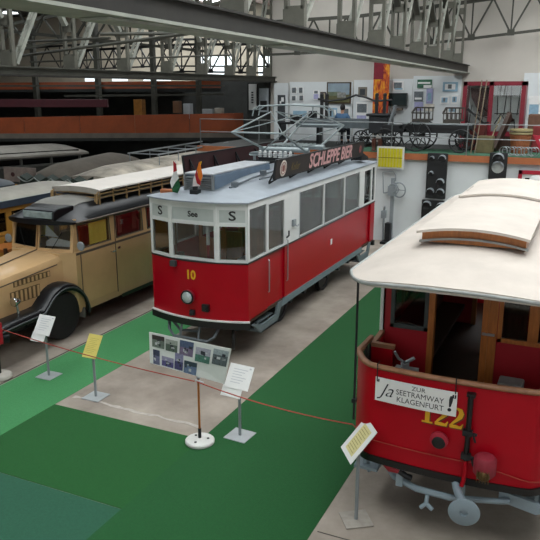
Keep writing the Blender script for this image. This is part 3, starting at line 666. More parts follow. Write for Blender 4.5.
# platform, bulkheads, side walls
MB().solid([[Q(u, qf(u)+.05, .82) for u in QU], [Q(u, QL-qf(u)-.05, .82) for u in QU]], [[Q(u, qf(u)+.05, .87) for u in QU], [Q(u, QL-qf(u)-.05, .87) for u in QU]]).build('floor_deck', WOODD, car)
VB = 1.42
BH = M('bulkhead_red', '98101e', .45, var=.08, scale=2)
for v, sg in ((VB, 1), (QL-VB-.05, -1)):
    f = MB(); plate_with_holes(f, -QW, QW, .87, 2.98, [(-.5, .17, .87, 2.75), (-1.02, -.57, 2.02, 2.72), (.33, 1.0, 2.0, 2.72)], lambda u, z, d: Q(u, v+d, z), .05)
    bh = f.build('bulkhead', BH, car)
    dp = MB(); dp.box(QX-.545, QX-.47, QY+v-.03, QY+v+.08, .87, 2.8); dp.box(QX+.12, QX+.3, QY+v-.02, QY+v+.08, .87, 2.8); dp.box(QX+.17, QX+.2, QY+v-.04, QY+v-.01, .87, 2.8); dp.box(QX-.545, QX+.3, QY+v-.02, QY+v+.08, 2.7, 2.8); dp.build('door_frame', WOODL, bh)
    sd = MB(); sd.box(QX+.13, QX+.28, QY+v-.045, QY+v-.025, 2.05, 2.08); sd.build('door_pull', STEEL, bh)
    for a, c, fm in ((-1.02, -.57, M('frame_dark', '3a4140', .5)), (.33, 1.0, WOODL)):
        w = MB(); t = .05
        w.box(QX+a-.02, QX+a+t-.02, QY+v-.02, QY+v+.02, 1.98, 2.74); w.box(QX+c-t+.02, QX+c+.02, QY+v-.02, QY+v+.02, 1.98, 2.74); w.box(QX+a-.02, QX+c+.02, QY+v-.02, QY+v+.02, 1.98, 2.03); w.box(QX+a-.02, QX+c+.02, QY+v-.02, QY+v+.02, 2.69, 2.74)
        if a > 0: w.box(QX+.66, QX+.78, QY+v-.015, QY+v+.03, 2.0, 2.72)
        w.build('window_frame', fm, bh)
        MB().box(QX+a, QX+c, QY+v+.02, QY+v+.026, 2.0, 2.72).build('window_pane', G_DARK, bh)
        if a > 0:
            cu = MB(); A, B = [], []
            for k in range(15):
                u = .36+.28*k/14; o = .02*math.sin(k*1.7); A.append([Q(u, v+sg*.09+o, 2.0), Q(u, v+sg*.09+o, 2.72)]); B.append([Q(u, v+sg*.09+o+.006, 2.0), Q(u, v+sg*.09+o+.006, 2.72)])
            cu.solid(A, B); cu.build('curtain', M('curtain_brown', '6d5848', .85, var=.2), bh, smooth=60)
for s in (-1, 1):
    x = QX+s*QW; hs = [(1.6+k*.9, 2.4+k*.9, 1.98, 2.78) for k in range(4)]
    f = MB(); plate_with_holes(f, VB, QL-VB, .80, 2.98, hs, lambda u, z, d: Q(s*(QW-.04+d), u, z), .045); sw = f.build('side_panel', RED2, car)
    w = MB()
    for h in hs:
        for a in (h[0], h[1]-.05): w.box(x-.05, x+.005, QY+a, QY+a+.05, 1.98, 2.78)
        w.box(x-.05, x+.005, QY+h[0], QY+h[1], 1.98, 2.03); w.box(x-.05, x+.005, QY+h[0], QY+h[1], 2.73, 2.78)
    w.build('window_frame', WOODL, sw)
    for h in hs: MB().box(x-s*.02-.003, x-s*.02+.003, QY+h[0], QY+h[1], 1.98, 2.78).build('window_pane', G_CLEAR, sw)
    MB().box(x-.02, x+.02, QY+VB-.03, QY+VB+.02, .8, 3.0).build('corner_trim', WHITE, sw)
    bn = MB(); a, c = sorted((QX+s*(QW-.5), QX+s*(QW-.08))); bn.box(a, c, QY+VB+.15, QY+QL-VB-.15, 1.2, 1.26); bn.box(*sorted((QX+s*(QW-.1), QX+s*(QW-.06))), QY+VB+.1, QY+QL-VB-.1, 1.26, 1.9)
    for k in range(4): bn.box(a, a+.05, QY+VB+.3+k*.95, QY+VB+.36+k*.95, .87, 1.2)
    bn.build('bench', WOODD, car)
    for v0, v1 in ((.98, VB), (QL-VB, QL-.98)):
        wv = v0 if v0 < 2 else v1
        wg = MB(); a, c = sorted((QX+s*(QW-.0), QX+s*(QW-.28))); wg.box(a, c, QY+wv-.03, QY+wv+.03, .87, 1.84); wg.box(*sorted((x, x-s*.04)), QY+min(v0, v1), QY+max(v0, v1), .82, 1.84); wp_ = wg.build('entrance_wing', RED2, car)
        rl = MB(); rl.bar((x-s*.3, QY+wv, 1.87), (x+s*.01, QY+wv, 1.87), .07, .05); rl.bar((x-s*.02, QY+wv, 1.87), (x-s*.02, QY+(v1 if v0 < 2 else v0), 1.9), .06, .05); rl.build('wing_rail', RAIL, wp_)
# folding gate at the near left entrance
for s in (-1, 1):
    g = MB(); x = QX+s*(QW-.0); ya, yb = QY+.42, QY+.96
    g.bar((x, ya, 1.97), (x-s*.0, yb+.02, 1.96), .05, .05); gt = g.build('entrance_gate', RAIL, car)
    l = MB()
    for k in range(6): y0 = ya+.02+k*.09; l.bar((x, y0, 1.94), (x, min(yb, y0+.09), .95), .012, .02); l.bar((x, y0, .95), (x, min(yb, y0+.09), 1.94), .012, .02)
    for k in range(4): l.bar((x, ya+.05+k*.15, .9), (x, ya+.05+k*.15, 1.95), .012, .014)
    l.build('lattice', IRON, gt)
for s in (-1, 1):
    for e in (0, 1):
        p = MB(); v = .16 if not e else QL-.16
        p.cyl(Q(s*(QW-.05), v, 1.2), Q(s*(QW-.05), v, 3.0), .014, n=8); p.box(QX+s*(QW-.05)-.025, QX+s*(QW-.05)+.025, QY+v-.03, QY+v+.03, 1.42, 1.47); p.build('roof_pole', IRON, car)
# platform fittings
c = MB(); c.box(QX-.78, QX-.5, QY+.5, QY+.8, .87, 1.72); c.cyl(Q(-.64, .65, 1.72), Q(-.64, .65, 1.82), .05); c.tube([Q(-.64, .65, 1.82), Q(-.7, .55, 1.9), Q(-.74, .5, 2.0)], .018); c.tube([Q(-.64, .65, 1.82), Q(-.54, .7, 1.88)], .022); part(c.build('controller', GREYM, car, bevel=.015), 'grey controller with its handle on the left of the platform')
c = MB(); c.box(QX+.42, QX+.7, QY+.75, QY+1.0, .87, 1.72); part(c.build('sand_box', GREYM, car, bevel=.02), 'grey box on the right of the platform')
# canvas roof
RW = 1.23
def rplan(s): a = abs(s); return -.34+.08*a*a+.55*max(0, (a-.62)/.38)**2.6
ss = sorted({round(x, 4) for x in [-1+2*i/28 for i in range(29)]+[.86+.01*i for i in range(15)]+[-.86-.01*i for i in range(15)]})
top, bot = [], []
for i in range(31):
    t = i/30; t = t+.0; rt, rb = [], []
    for s in ss:
        a, c = rplan(s), QL-rplan(s); v = a+(c-a)*t; e = min(1, min(t, 1-t)*7)
        z = 3.005+.255*(1-abs(s)**2.3)*(.35+.65*min(1, e)**.7)
        if abs(s) > .985: z -= .012
        rt.append(Q(RW*s, v, z)); rb.append(Q(RW*s*.99, v, 2.97+.05*(1-abs(s)**2.2)))
    top.append(rt); bot.append(rb)
rf = MB().solid(top, bot).build('roof', CANVAS, car, smooth=45)
ed = MB(); ep = [Q(RW*s*1.004, rplan(s)-.004, 2.992+.07*(1-abs(s)**2.2)) for s in ss]; ep2 = [Q(RW*s*1.004, QL-rplan(s)+.004, 2.992+.07*(1-abs(s)**2.2)) for s in ss]
ed.tube(ep+ep2[::-1], .02, 6, closed=True); ed.build('roof_edge', M('roof_edge_grey', '9a9d9a', .7, var=.15, scale=8), rf, smooth=60)
def clere(v0, v1, z0, zt, hw, nm, over):
    b = MB(); n = 14; cu = lambda s: .07*(1-s*s)
    A = [[Q(hw*.93*s, v, z0) for s in [-1+2*k/n for k in range(n+1)]] for v in (v0+over, v1)]
    B = [[Q(hw*.93*s, v, zt+cu(s)) for s in [-1+2*k/n for k in range(n+1)]] for v in (v0+over, v1)]
    b.solid(A, B); cl = b.build('clerestory', WOODL, rf)
    r = MB(); S = [-1+2*k/n for k in range(n+1)]
    vs = [v0+(v1-v0)*k/6 for k in range(7)]
    r.solid([[Q(hw*s, v, zt+cu(s)) for s in S] for v in vs], [[Q(hw*s, v, zt+cu(s)+.03) for s in S] for v in vs]); r.build('clerestory_roof', CANVAS, cl, smooth=40)
    k = MB(); k.solid([[Q(hw*.97*s, v, z0-.012+cu(s)*.95) for s in S] for v in (v0+over-.035, v0+over+.03)], [[Q(hw*.97*s, v, z0+.012+cu(s)*.95) for s in S] for v in (v0+over-.035, v0+over+.03)]); k.build('clerestory_sill', M('sill_grey2', '8e908e', .6), cl)
    hl_ = [(v0+.5+j*.8, v0+1.1+j*.8) for j in range(int((v1-v0-.6)/.8))]
    for s in (-1, 1):
        w = MB()
        for a, c in hl_: w.box(*sorted((QX+s*hw*.925, QX+s*hw*.94)), QY+a, QY+c, z0+.08, zt-.02)
        if hl_: w.build('clerestory_pane', G_DARK, cl)
clere(.80, 4.2, 3.275, 3.385, .625, 'a', .12)
clere(3.5, QL-1.25, 3.39, 3.425, .625, 'b', .14)
# underframe, coupling and wheels
UG = M('underframe_blue_grey', '8797a0', .5, .1, var=.1, scale=4)
b = MB()
for s in (-1, 1): b.box(QX+s*.6-.05, QX+s*.6+.05, QY+.5, QY+QL-.5, .52, .72)
for v in (.9, 1.9, 3.3, 4.7, 5.8): b.box(QX-.95, QX+.95, QY+v-.05, QY+v+.05, .55, .74)
b.build('underframe', IRON, car)
b = MB(); b.bar(Q(-1.05, .45, .74), Q(-.75, .25, .71), .05, .12); b.tube([Q(-.78, .3, .70), Q(-.58, .14, .58), Q(-.3, .06, .54), Q(.1, .04, .54)], .04, 8); b.tube([Q(.1, .04, .54), Q(.6, .06, .62), Q(.72, .1, .63)], .035, 8)
for u in (-.5, .2): b.box(QX+u-.04, QX+u+.04, QY+.05, QY+.14, .52, .8)
b.prism([(.6, .72), (.6, .59), (1.0, .52), (1.08, .57), (1.0, .66)], 'y', .12, .17); 
b.v[-10:] = [p+Vector((QX, QY, 0)) for p in b.v[-10:]]
b.tube([Q(-.16, .02, .52), Q(-.16, -.02, .43), Q(-.22, -.04, .37)], .025, 8); b.tube([Q(-.16, -.02, .43), Q(-.08, -.04, .38)], .025, 8)
b.tube([Q(-1.0, .4, .62), Q(-1.02, .6, .3), Q(-.98, 1.2, .22)], .025, 6)
b.build('bumper_frame', UG, car, smooth=40)
b = MB(); b.tube([Q(.04, .35, .78), Q(.18, -.1, .74), Q(.30, -.34, .70)], [.045, .045, .05], 10); b.lathe([(.04, 0), (.06, .02), (.06, .05), (.16, .07), (.165, .09), (.15, .1), (.04, .105), (.035, .08), (.0, .08)], Q(.30, -.33, .695), (.12, -.85, -.05), 28); b.box(QX+.26, QX+.40, QY-.42, QY-.36, .76, .79)
part(b.build('coupling_buffer', UG, car, smooth=40), 'pale grey drawbar ending in a round buffer plate')
b = MB(); b.tube([Q(-.72, .16, .72), Q(-.62, .08, .71), Q(-.5, .06, .71)], [.03, .045, .03], 8); b.build('hose_tap', M('tap_red', 'a3202e', .4), car, smooth=50)
b = MB(); b.tube([Q(-.5, .06, .71), Q(-.42, .04, .68), Q(-.36, .06, .66)], .035, 8); b.build('hose_end', IRON, car, smooth=50)
for v in (2.3, 4.4):
    for s in (-1, 1):
        w = MB(); w.lathe([(.05, -.08), (.3, -.05), (.34, -.06), (.42, -.06), (.42, -.035), (.39, -.03), (.39, .05), (.33, .05), (.3, .02), (.1, .03), (.1, .09), (.03, .1)], Q(s*.52, v, .39), (s, 0, 0), 28); w.build('wheel', IRON, car, smooth=30)
    MB().cyl(Q(-.6, v, .39), Q(.6, v, .39), .06).build('axle', IRON, car)
for s in (-1, 1):
    for v in (.4, QL-1.0):
        st = MB(); a, c = sorted((QX+s*(QW-.3), QX+s*(QW+.0))); st.box(a, c, QY+v, QY+v+.6, .42, .46); st.box(a+.1, a+.14, QY+v+.05, QY+v+.09, .46, .8); st.box(a+.1, a+.14, QY+v+.5, QY+v+.54, .46, .8); st.build('step', UG, car)
# the white banner hung on the dash
sg = thing('hanging_sign', 'white sign with black writing hung on the red dash above number 122', 'sign', dashpt(-.38, 1.75, 0))
cx = lambda x: -.36+x
def SP(x, y, d): u = cx(x); return dashpt(u, 1.715+y, .028+d)
b = MB(); xs_ = [-.46+.92*i/10 for i in range(11)]
b.solid([[SP(x, y, 0) for x in xs_] for y in (-.142, .142)], [[SP(x, y, .008) for x in xs_] for y in (-.142, .142)]); b.build('sign_board', PAPER, sg)
t = MB()
INK = M('ink_black', '24272c', .7)
t.text('Ja', .225, lambda x, y, z: SP(-.33+x, .0+y, .01+z*.3), .003, shear=.45, offset=-.002)
t.text('ZUR', .07, lambda x, y, z: SP(.04+x, .09+y, .01+z*.3), .003, sx=1.15)
t.text('SEETRAMWAY', .09, lambda x, y, z: SP(.055+x, .012+y, .01+z*.3), .003, sx=.93)
t.text('KLAGENFURT', .09, lambda x, y, z: SP(.06+x, -.075+y, .01+z*.3), .003, sx=.95)
t.text('!', .25, lambda x, y, z: SP(.385+x, -.01+y, .01+z*.3), .003, shear=.1, offset=.006)
t.text('"', .1, lambda x, y, z: SP(.43+x, .06+y, .01+z*.3), .003, offset=.008)
t.text('"', .09, lambda x, y, z: SP(-.43+x, .08+y, .01+z*.3), .003, offset=.006)
t.build('lettering', INK, sg)
for x in (-.44, .44):
    h = MB(); u = cx(x); h.tube([dashpt(u, 2.02, -.04), dashpt(u, 2.02, .05), dashpt(u, 1.98, .05), dashpt(u, 1.84, .04)], .006, 6); h.build('hook', IRON, sg)
# ================================================================ tan bus
BX, BY = -10.36, 8.5
bus = thing('bus', 'tan vintage bus with black fenders and white covered roof rack', 'bus', (BX, BY, 0))
TAN = M('bus_tan', 'c8a476', .4, var=.08, scale=1.5, coat=.25)
TAND = M('bus_trim_brown', '5e5247', .5, var=.1)
BLK = M('bus_black_gloss', '0c0e12', .32, var=.1, spec=.35)
RGREY = M('bus_roof_grey', '77756f', .55, var=.15, scale=2)
def B_(u, v, z): return Vector((BX+u, BY+v, z))
BW = .86; V0, V1_ = 2.15, 8.7
side = lambda z: BW-(.02 if z > 1.7 else 0)-.05*max(0, z-1.75)
# lower body
b = MB(); prof = [(-BW+.04, .42), (-BW, .55), (-BW, 1.74)]
pl = [(-BW, V0+.25), (-BW*.75, V0), (BW*.75, V0), (BW, V0+.25), (BW, V1_-.3), (BW*.8, V1_), (-BW*.8, V1_), (-BW, V1_-.3)]
def loop(z, k=1.0): return [B_(u*k, v, z) for u, v in pl]+[B_(pl[0][0]*k, pl[0][1], z)]
outer = [loop(.42, .96), loop(.52), loop(1.74)]; inner = [[B_((p.x-BX)*.93, (p.y-BY-5.4)*.98+5.4, p.z) for p in r] for r in outer]
b.solid(outer, inner); b.build('body', TAN, bus, smooth=30)
MB().box(BX-BW+.05, BX+BW-.05, BY+V0+.1, BY+V1_-.1, .5, .56).build('floor_deck', WOODD, bus)
wins = [(2.52, 3.62), (3.8, 4.85), (5.0, 6.05), (6.2, 7.2), (7.35, 8.3)]
for s in (-1, 1):
    f = MB(); plate_with_holes(f, V0+.25, V1_-.3, 1.74, 2.4, [(a, c, 1.76, 2.31) for a, c in wins], lambda u, z, d: B_(s*(side(z)-.05+d), u, z), .05); f.build('window_pillar', TAN, bus)
    for a, c in wins:
        g = MB(); g.box(*sorted((BX+s*(BW-.075), BX+s*(BW-.07))), BY+a, BY+c, 1.75, 2.32); g.build('window_pane', G_BUS, bus)
    r = MB()
    for a, c in wins: r.tube([B_(s*side(1.77), a+.02, 1.78), B_(s*side(1.77), c-.02, 1.78), B_(s*side(2.28), c-.02, 2.28), B_(s*side(2.28), a+.02, 2.28)], .014, 6, closed=True)
    r.build('window_rim', TAND, bus)
    q = MB(); q.box(*sorted((BX+s*(BW-.01), BX+s*(BW+.012))), BY+V0+.26, BY+V1_-.3, 1.67, 1.72); q.build('belt_strip', TAND, bus)
    d = MB(); d.box(*sorted((BX+s*(BW-.01), BX+s*(BW+.008))), BY+2.58, BY+3.7, .58, 1.66); dr = d.build('door', TAN, bus, bevel=.006)
    e = MB(); e.box(*sorted((BX+s*BW, BX+s*(BW+.012))), BY+3.72, BY+3.735, .55, 2.35); e.build('door_joint', TAND, bus); e = MB(); e.box(*sorted((BX+s*BW, BX+s*(BW+.012))), BY+2.54, BY+2.555, .8, 1.72); e.build('door_joint', TAND, bus)
    h = MB(); h.tube([B_(s*BW, 3.55, 1.52), B_(s*(BW+.05), 3.55, 1.52), B_(s*(BW+.05), 3.66, 1.52)], .016, 8); h.box(*sorted((BX+s*BW, BX+s*(BW+.02))), BY+3.8, BY+3.88, 1.53, 1.58); h.build('handle', CHROME, dr)
    k = MB(); k.tube([B_(s*(BW-.02), 2.5, 1.86), B_(s*(BW+.12), 2.42, 1.88)], .012, 6); k.lathe([(.0, 0), (.09, .005), (.1, .02), (.085, .035), (0, .04)], B_(s*(BW+.13), 2.44, 1.88), (0, -1, 0), 18); k.xf(lambda p: p); part(k.build('wing_mirror', GREYM, bus, smooth=40), 'round grey wing mirror on its arm')
    b = MB(); b.box(*sorted((BX+s*(BW-.2), BX+s*(BW-.02))), BY+3.9, BY+5.4, .36, .44); b.build('running_board', BLK, bus)
    y_ = MB(); A, Bq = [], []
    for j in range(13): vv = 2.98+.6*j/12; o = .012*math.sin(j*1.9); A.append([B_(s*(BW-.105)+o, vv, 1.78), B_(s*(BW-.105)+o, vv, 2.31)]); Bq.append([B_(s*(BW-.105)+o+.005, vv, 1.78), B_(s*(BW-.105)+o+.005, vv, 2.31)])
    y_.solid(A, Bq); part(y_.build('curtain', M('curtain_yellow', 'ecd860', .85, var=.1), bus, smooth=60), 'yellow curtain in the front side window')
    c = MB()
    for a, w_ in ((4.0, .16), (4.55, .18), (5.2, .16), (5.75, .18)):
        A, Bq = [], []
        for j in range(9): vv = a+w_*j/8; o = .012*math.sin(j*2.2); A.append([B_(s*(BW-.13)+o, vv, 1.84), B_(s*(BW-.13)+o, vv+.02, 2.3)]); Bq.append([B_(s*(BW-.13)+o+.005, vv, 1.84), B_(s*(BW-.13)+o+.005, vv+.02, 2.3)])
        c.solid(A, Bq)
    c.build('curtain', M('bus_curtain', '6d4a3a', .9, var=.2), bus, smooth=60)
# windscreen in two panes
wz0, wz1 = 1.78, 2.34
A0, A1 = (-.78, V0+.22), (0, V0-.02); 
for s in (-1, 1):
    e0, e1 = (s*.02, V0+.06), (s*.80, V0+.2)
    fn = lambda t, z, d, e0=e0, e1=e1, s=s: B_(e0[0]+(e1[0]-e0[0])*t-0*s, e0[1]+(e1[1]-e0[1])*t+(z-wz0)*.18+d, z)
    f = MB(); plate_with_holes(f, 0, 1.04, 1.72, 2.42, [(.03, .95, wz0+.02, wz1)], fn, .05); f.build('windscreen_frame', TAN, bus)
    g = MB(); q = [fn(t, z, d) for d in (.02, .026) for t, z in ((.03, wz0), (.97, wz0), (.97, wz1+.02), (.03, wz1+.02))]; g.add(q, [(0, 1, 2, 3), (7, 6, 5, 4), (0, 1, 5, 4), (1, 2, 6, 5), (2, 3, 7, 6), (3, 0, 4, 7)]); g.build('windscreen', glass('windscreen_glass%d' % s, (.88, .9, .9), 1.0), bus)
    w = MB(); w.tube([fn(.45, wz0+.02, -.02), fn(.72, wz0+.38, -.015)], .008, 6); w.build('wiper', BLACK, bus)
for k, (nm, q) in enumerate((('upper', [(.06, 2.02), (.36, 2.0), (.10, 2.27)]), ('lower', [(.05, 1.8), (.62, 1.8), (.6, 1.93), (.2, 1.99), (.05, 1.9)]))):  # two flat white polygons set behind the windscreen
    g = MB(); n = len(q); yy = V0+.26+.02*k; g.add([B_(x, yy+x*.2, z) for x, z in q]+[B_(x, yy+x*.2+.006, z) for x, z in q], [tuple(range(n)), tuple(range(n, 2*n))[::-1]]+[(i, (i+1) % n, n+(i+1) % n, n+i) for i in range(n)])
    tag(g.build('white_shape', PAPER), 'flat white shape behind the tan bus windscreen, %s of two' % nm, 'paper', 'white shapes behind the windscreen')
# roof
S = [-1+2*k/24 for k in range(25)]
def rz(s, v):
    e = min((v-V0+.12)/.9, (V1_+.05-v)/.9); e = max(0, min(1, e))**.8
    return 2.37+(.06+.30*e)*(1-abs(s)**3.4)
def rv(s): return V0-.1+.32*abs(s)**2.6
rows = []
for i in range(41):
    t = i/40; t = t**1.5
    rows.append([B_((BW+.02)*s, rv(s)+t*(V1_+.03-rv(s)), rz(s, rv(0)+t*(V1_+.03-rv(0)))) for s in S])
base = [[Vector((p.x, p.y, 2.33)) for p in r] for r in rows]
MB().solid(rows, base).build('roof', BLK, bus, smooth=45)
cen = [[Vector((BX+(p.x-BX)*.80, p.y+.0, 0)) for p in r[::1]] for r in rows[4:-2]]
cA = []
for i in range(8, 39):
    t = (i/40)**1.5; r = []
    for s in [-.62+1.24*k/18 for k in range(19)]: v = rv(s)+t*(V1_+.03-rv(s)); r.append(B_((BW+.02)*s, v, rz(s, rv(0)+t*(V1_+.03-rv(0)))+.012))
    cA.append(r)
MB().solid(cA, [[p-Vector((0, 0, .03)) for p in r] for r in cA]).build('roof_skin', RGREY, bus, smooth=45)
gt = MB(); 
for s in (-1, 1): gt.tube([B_(s*(BW+.02), V0+.3, 2.345), B_(s*(BW+.02), V1_-.25, 2.345)], .022, 8)
gt.build('rain_gutter', TAND, bus)
db = MB(); db.prism([(BY+2.12, 2.42), (BY+2.15, 2.62), (BY+2.25, 2.65), (BY+2.75, 2.66), (BY+2.75, 2.42)], 'x', BX-.22, BX+.60); dbx = db.build('destination_box', BLK, bus, bevel=.02)
g = MB(); g.box(BX-.18, BX+.56, BY+2.095, BY+2.14, 2.47, 2.60); g.build('glass_front', M('dest_glass', '8d9a9a', .2, var=.25, scale=8), dbx)
# roof rack
RK = M('rack_tan', '9b7f55', .6, var=.15)
rx0, rx1, ry0, ry1 = -.55, .68, 3.5, 8.4
b = MB()
for z in (2.72, 2.80): 
    for u in (rx0, rx1): b.bar(B_(u, ry0, z), B_(u, ry1, z), .03, .025)
    for v in (ry0, ry1): b.bar(B_(rx0, v, z), B_(rx1, v, z), .03, .025)
for u in (rx0, rx1):
    for k in range(11): v = ry0+(ry1-ry0)*k/10; b.bar(B_(u, v, 2.62 if abs(u) < .65 else 2.5), B_(u, v, 2.88), .03, .03)
rk = b.build('roof_rack', RK, bus)
b = MB()
for u in (rx0, rx1):
    b = MB(); b.tube([B_(u, ry0-.1, 2.60), B_(u+.02, ry0-.1, 2.83), B_(u, ry0+.05, 2.88)], .02, 6); b.tube([B_(u-.08, ry0-.06, 2.60), B_(u-.07, ry0-.05, 2.8), B_(u-.03, ry0+.05, 2.86)], .02, 6); b.build('rack_bracket', RK, rk)
b = MB(); n = 16; S2 = [-1+2*k/n for k in range(n+1)]; cx_, hw_ = (rx0+rx1)/2, (rx1-rx0)/2+.03
tp = [[B_(cx_+hw_*s, v, 2.89+.05*(1-s*s)+random.uniform(0, .006)) for s in S2] for v in [ry0-.06+(ry1-ry0+.12)*i/12 for i in range(13)]]
b.solid(tp, [[p-Vector((0, 0, .03)) for p in r] for r in tp]); sh = b.build('rack_cover', M('cover_white', 'cdc6be', .8, var=.06, scale=2, bump=.1), rk, smooth=40)
b = MB(); v = ry0-.065; b.solid([[B_(cx_+hw_*s, v, 2.79+.04*(1-s*s)) for s in S2], [B_(cx_+hw_*s, v, 2.90+.05*(1-s*s)) for s in S2]], [[B_(cx_+hw_*s, v+.02, 2.79+.04*(1-s*s)) for s in S2], [B_(cx_+hw_*s, v+.02, 2.90+.05*(1-s*s)) for s in S2]]); b.build('cover_hem', M('hem_grey', '9a958c', .8, var=.15, scale=6), rk, smooth=40)
# bonnet
b = MB(); rows = []
for v, hw, zt, zb in ((-.05, .42, 1.30, .66), (.06, .5, 1.46, .6), (.3, .56, 1.56, .6), (1.0, .60, 1.63, .6), (1.8, .63, 1.70, .6), (2.35, .70, 1.77, .6)):
    prof = [(-1, 0, 0), (-1, .5, 0), (-1, .86, 0), (-.93, .95, 0), (-.6, .985, 0), (0, 1, 0), (.6, .985, 0), (.93, .95, 0), (1, .86, 0), (1, .5, 0), (1, 0, 0)]
    rows.append([B_(hw*p[0], v, zb+(zt-zb)*p[1]) for p in prof])
b.solid(rows, [[Vector((p.x, p.y, .58)) for p in r] for r in rows]); bn = b.build('bonnet', TAN, bus, smooth=40)
b = MB(); b.bar(B_(0, .1, 1.50), B_(0, .3, 1.575), .02, .02); b.bar(B_(0, .3, 1.575), B_(0, 2.2, 1.765), .018, .018)
for s in (-1, 1): b.bar(B_(s*.595, .35, 1.42), B_(s*.665, 2.3, 1.56), .012, .02)
b.build('bonnet_hinge', TAND, bn)
for s in (-1, 1):
    for z0, z1, a, c, n in ((1.36, 1.45, .95, 1.8, 9), (1.03, 1.25, .85, 1.5, 7)):
        b = MB()
        fr_ = lambda v: s*(.598+.035*(v-1.0)/.8)
        for k in range(n): v = a+(c-a)*k/(n-1); b.bar(B_(fr_(v)+s*.008, v, z0), B_(fr_(v)+s*.008, v, z1), .03, .045, up=(0, 1, 0))
        b.build('louvre', TAN, bn)
        d = MB(); d.bar(B_(fr_(a-.05)+s*.002, a-.05, (z0+z1)/2), B_(fr_(c+.05)+s*.002, c+.05, (z0+z1)/2), .012, z1-z0+.03); d.build('louvre_recess', M('recess_brown', '6a5436', .7), bn)
b = MB()
for k in range(11): b.box(BX-.32+k*.064-.012, BX-.32+k*.064+.012, BY-.1, BY-.04, .72, 1.28)
b.box(BX-.36, BX+.36, BY-.09, BY-.05, .68, .72); b.box(BX-.36, BX+.36, BY-.09, BY-.05, 1.27, 1.31); b.build('radiator_grille', CHROME, bus)
# fenders, lamps, bumper, wheels
def fend(s):
    C0 = (1.94, .52); R = .68
    P = [(C0[0]+R*math.cos(math.radians(a)), C0[1]+R*math.sin(math.radians(a))) for a in range(-5, 149, 11)]
    P += [(1.30, .86), (1.15, .85), (.8, .84), (.4, .83), (.05, .80), (-.08, .66)]
    us = [.42, .55, .75, .88, .94, .95]; dz = [-.02, 0, .0, -.01, -.05, -.14]
    A = [[B_(s*u, v, z+d*(1 if z > .6 else .5)) for u, d in zip(us, dz)] for v, z in P]
    Bq = [[B_(s*(u-.015), 1.94+(v-1.94)*.97, z+d-.03) for u, d in zip(us, dz)] for v, z in P]
    f = MB().solid(A, Bq); fo = f.build('fender', BLK, bus, smooth=50)
    e = MB(); e.tube([B_(s*.955, v, z-.1*(1 if z > .6 else .6)) for v, z in P], .018, 6); part(e.build('fender_lip', M('lip_grey', '4a4d50', .4, .2), fo, smooth=60), 'thin grey rolled edge of the fender')
    l = MB(); l.lathe([(.0, 0), (.06, .02), (.085, .1), (.09, .14), (.08, .15), (0, .155)], B_(s*.74, .86, 1.12), (0, -1, 0), 18); l.cyl(B_(s*.74, .82, .83), B_(s*.74, .80, 1.05), .025); part(l.build('headlamp', CHROME, fo, smooth=40), 'small chrome headlamp standing on the fender')
    t = MB(); t.lathe([(.27, -.1), (.44, -.11), (.495, -.07), (.5, 0), (.495, .07), (.44, .11), (.27, .1)], B_(s*.76, 1.94, .5), (s, 0, 0), 32); w = t.build('wheel', TYRE, bus, smooth=40)
    h = MB(); h.lathe([(.0, .02), (.1, .05), (.12, .04), (.2, .0), (.25, .09), (.26, .095), (.27, .0)], B_(s*.76, 1.94, .5), (s, 0, 0), 28)
    for k in range(8): a = k*PI/4; h.cyl(B_(s*.77, 1.94+.155*math.cos(a), .5+.155*math.sin(a)), B_(s*.80, 1.94+.155*math.cos(a), .5+.155*math.sin(a)), .022, n=8)
    h.build('hub', M('hub_dark', '4a4846', .5, .2), w, smooth=40)
    t = MB(); t.lathe([(.25, -.1), (.40, -.11), (.445, -.07), (.45, 0), (.445, .07), (.40, .11), (.25, .1), (.0, .04)], B_(s*.72, 7.0, .45), (s, 0, 0), 32); t.build('wheel', TYRE, bus, smooth=40)
    m = MB(); m.box(*sorted((BX+s*.5, BX+s*.56)), BY+1.2, BY+2.5, .45, 1.1); m.build('inner_wing', IRON, bus)
    mf = MB(); mf.box(*sorted((BX+s*.62, BX+s*.9)), BY+2.5, BY+2.53, .3, .52); mf.build('mud_flap', M('flap_grey', '6e6c68', .7), bus)
for s in (-1, 1): fend(s)
b = MB(); b.tube([B_(-.98, .3, .58), B_(-.8, -.2, .58), B_(.8, -.2, .58), B_(.98, .3, .58)], .05, 10); b.xf(lambda p: Vector((p.x, p.y, .58+(p.z-.58)*1.7))); b.build('front_bumper', BLK, bus, smooth=50)
b = MB(); 
for s in (-1, 1): b.box(BX+s*.4-.05, BX+s*.4+.05, BY+.1, BY+V1_-.2, .38, .5)
b.build('chassis', IRON, bus)
for v, col in ((3.3, '7c4a22'), (4.4, '6b3626'), (5.5, '6b3626'), (6.6, '6b3626'), (7.6, '6b3626')):
    for s in (-1, 1):
        if v < 4: continue
        b = MB(); b.box(BX+s*.43-.32, BX+s*.43+.32, BY+v, BY+v+.45, .56, 1.0); b.box(BX+s*.43-.32, BX+s*.43+.32, BY+v+.38, BY+v+.48, 1.0, 2.05); b.build('seat', M('seat_'+col, col, .7, var=.2), bus, bevel=.03)
b = MB(); b.box(BX+.5, BX+.53, BY+2.7, BY+2.99, .6, 2.33); b.build('partition', WOODL, bus)
b = MB(); b.ring(B_(-.4, 2.75, 1.75), (0, -.8, .6), .2, .015, 20, 6); b.cyl(B_(-.4, 2.75, 1.75), B_(-.4, 2.4, 1.3), .02, n=8); b.build('steering_wheel', BLACK, bus)
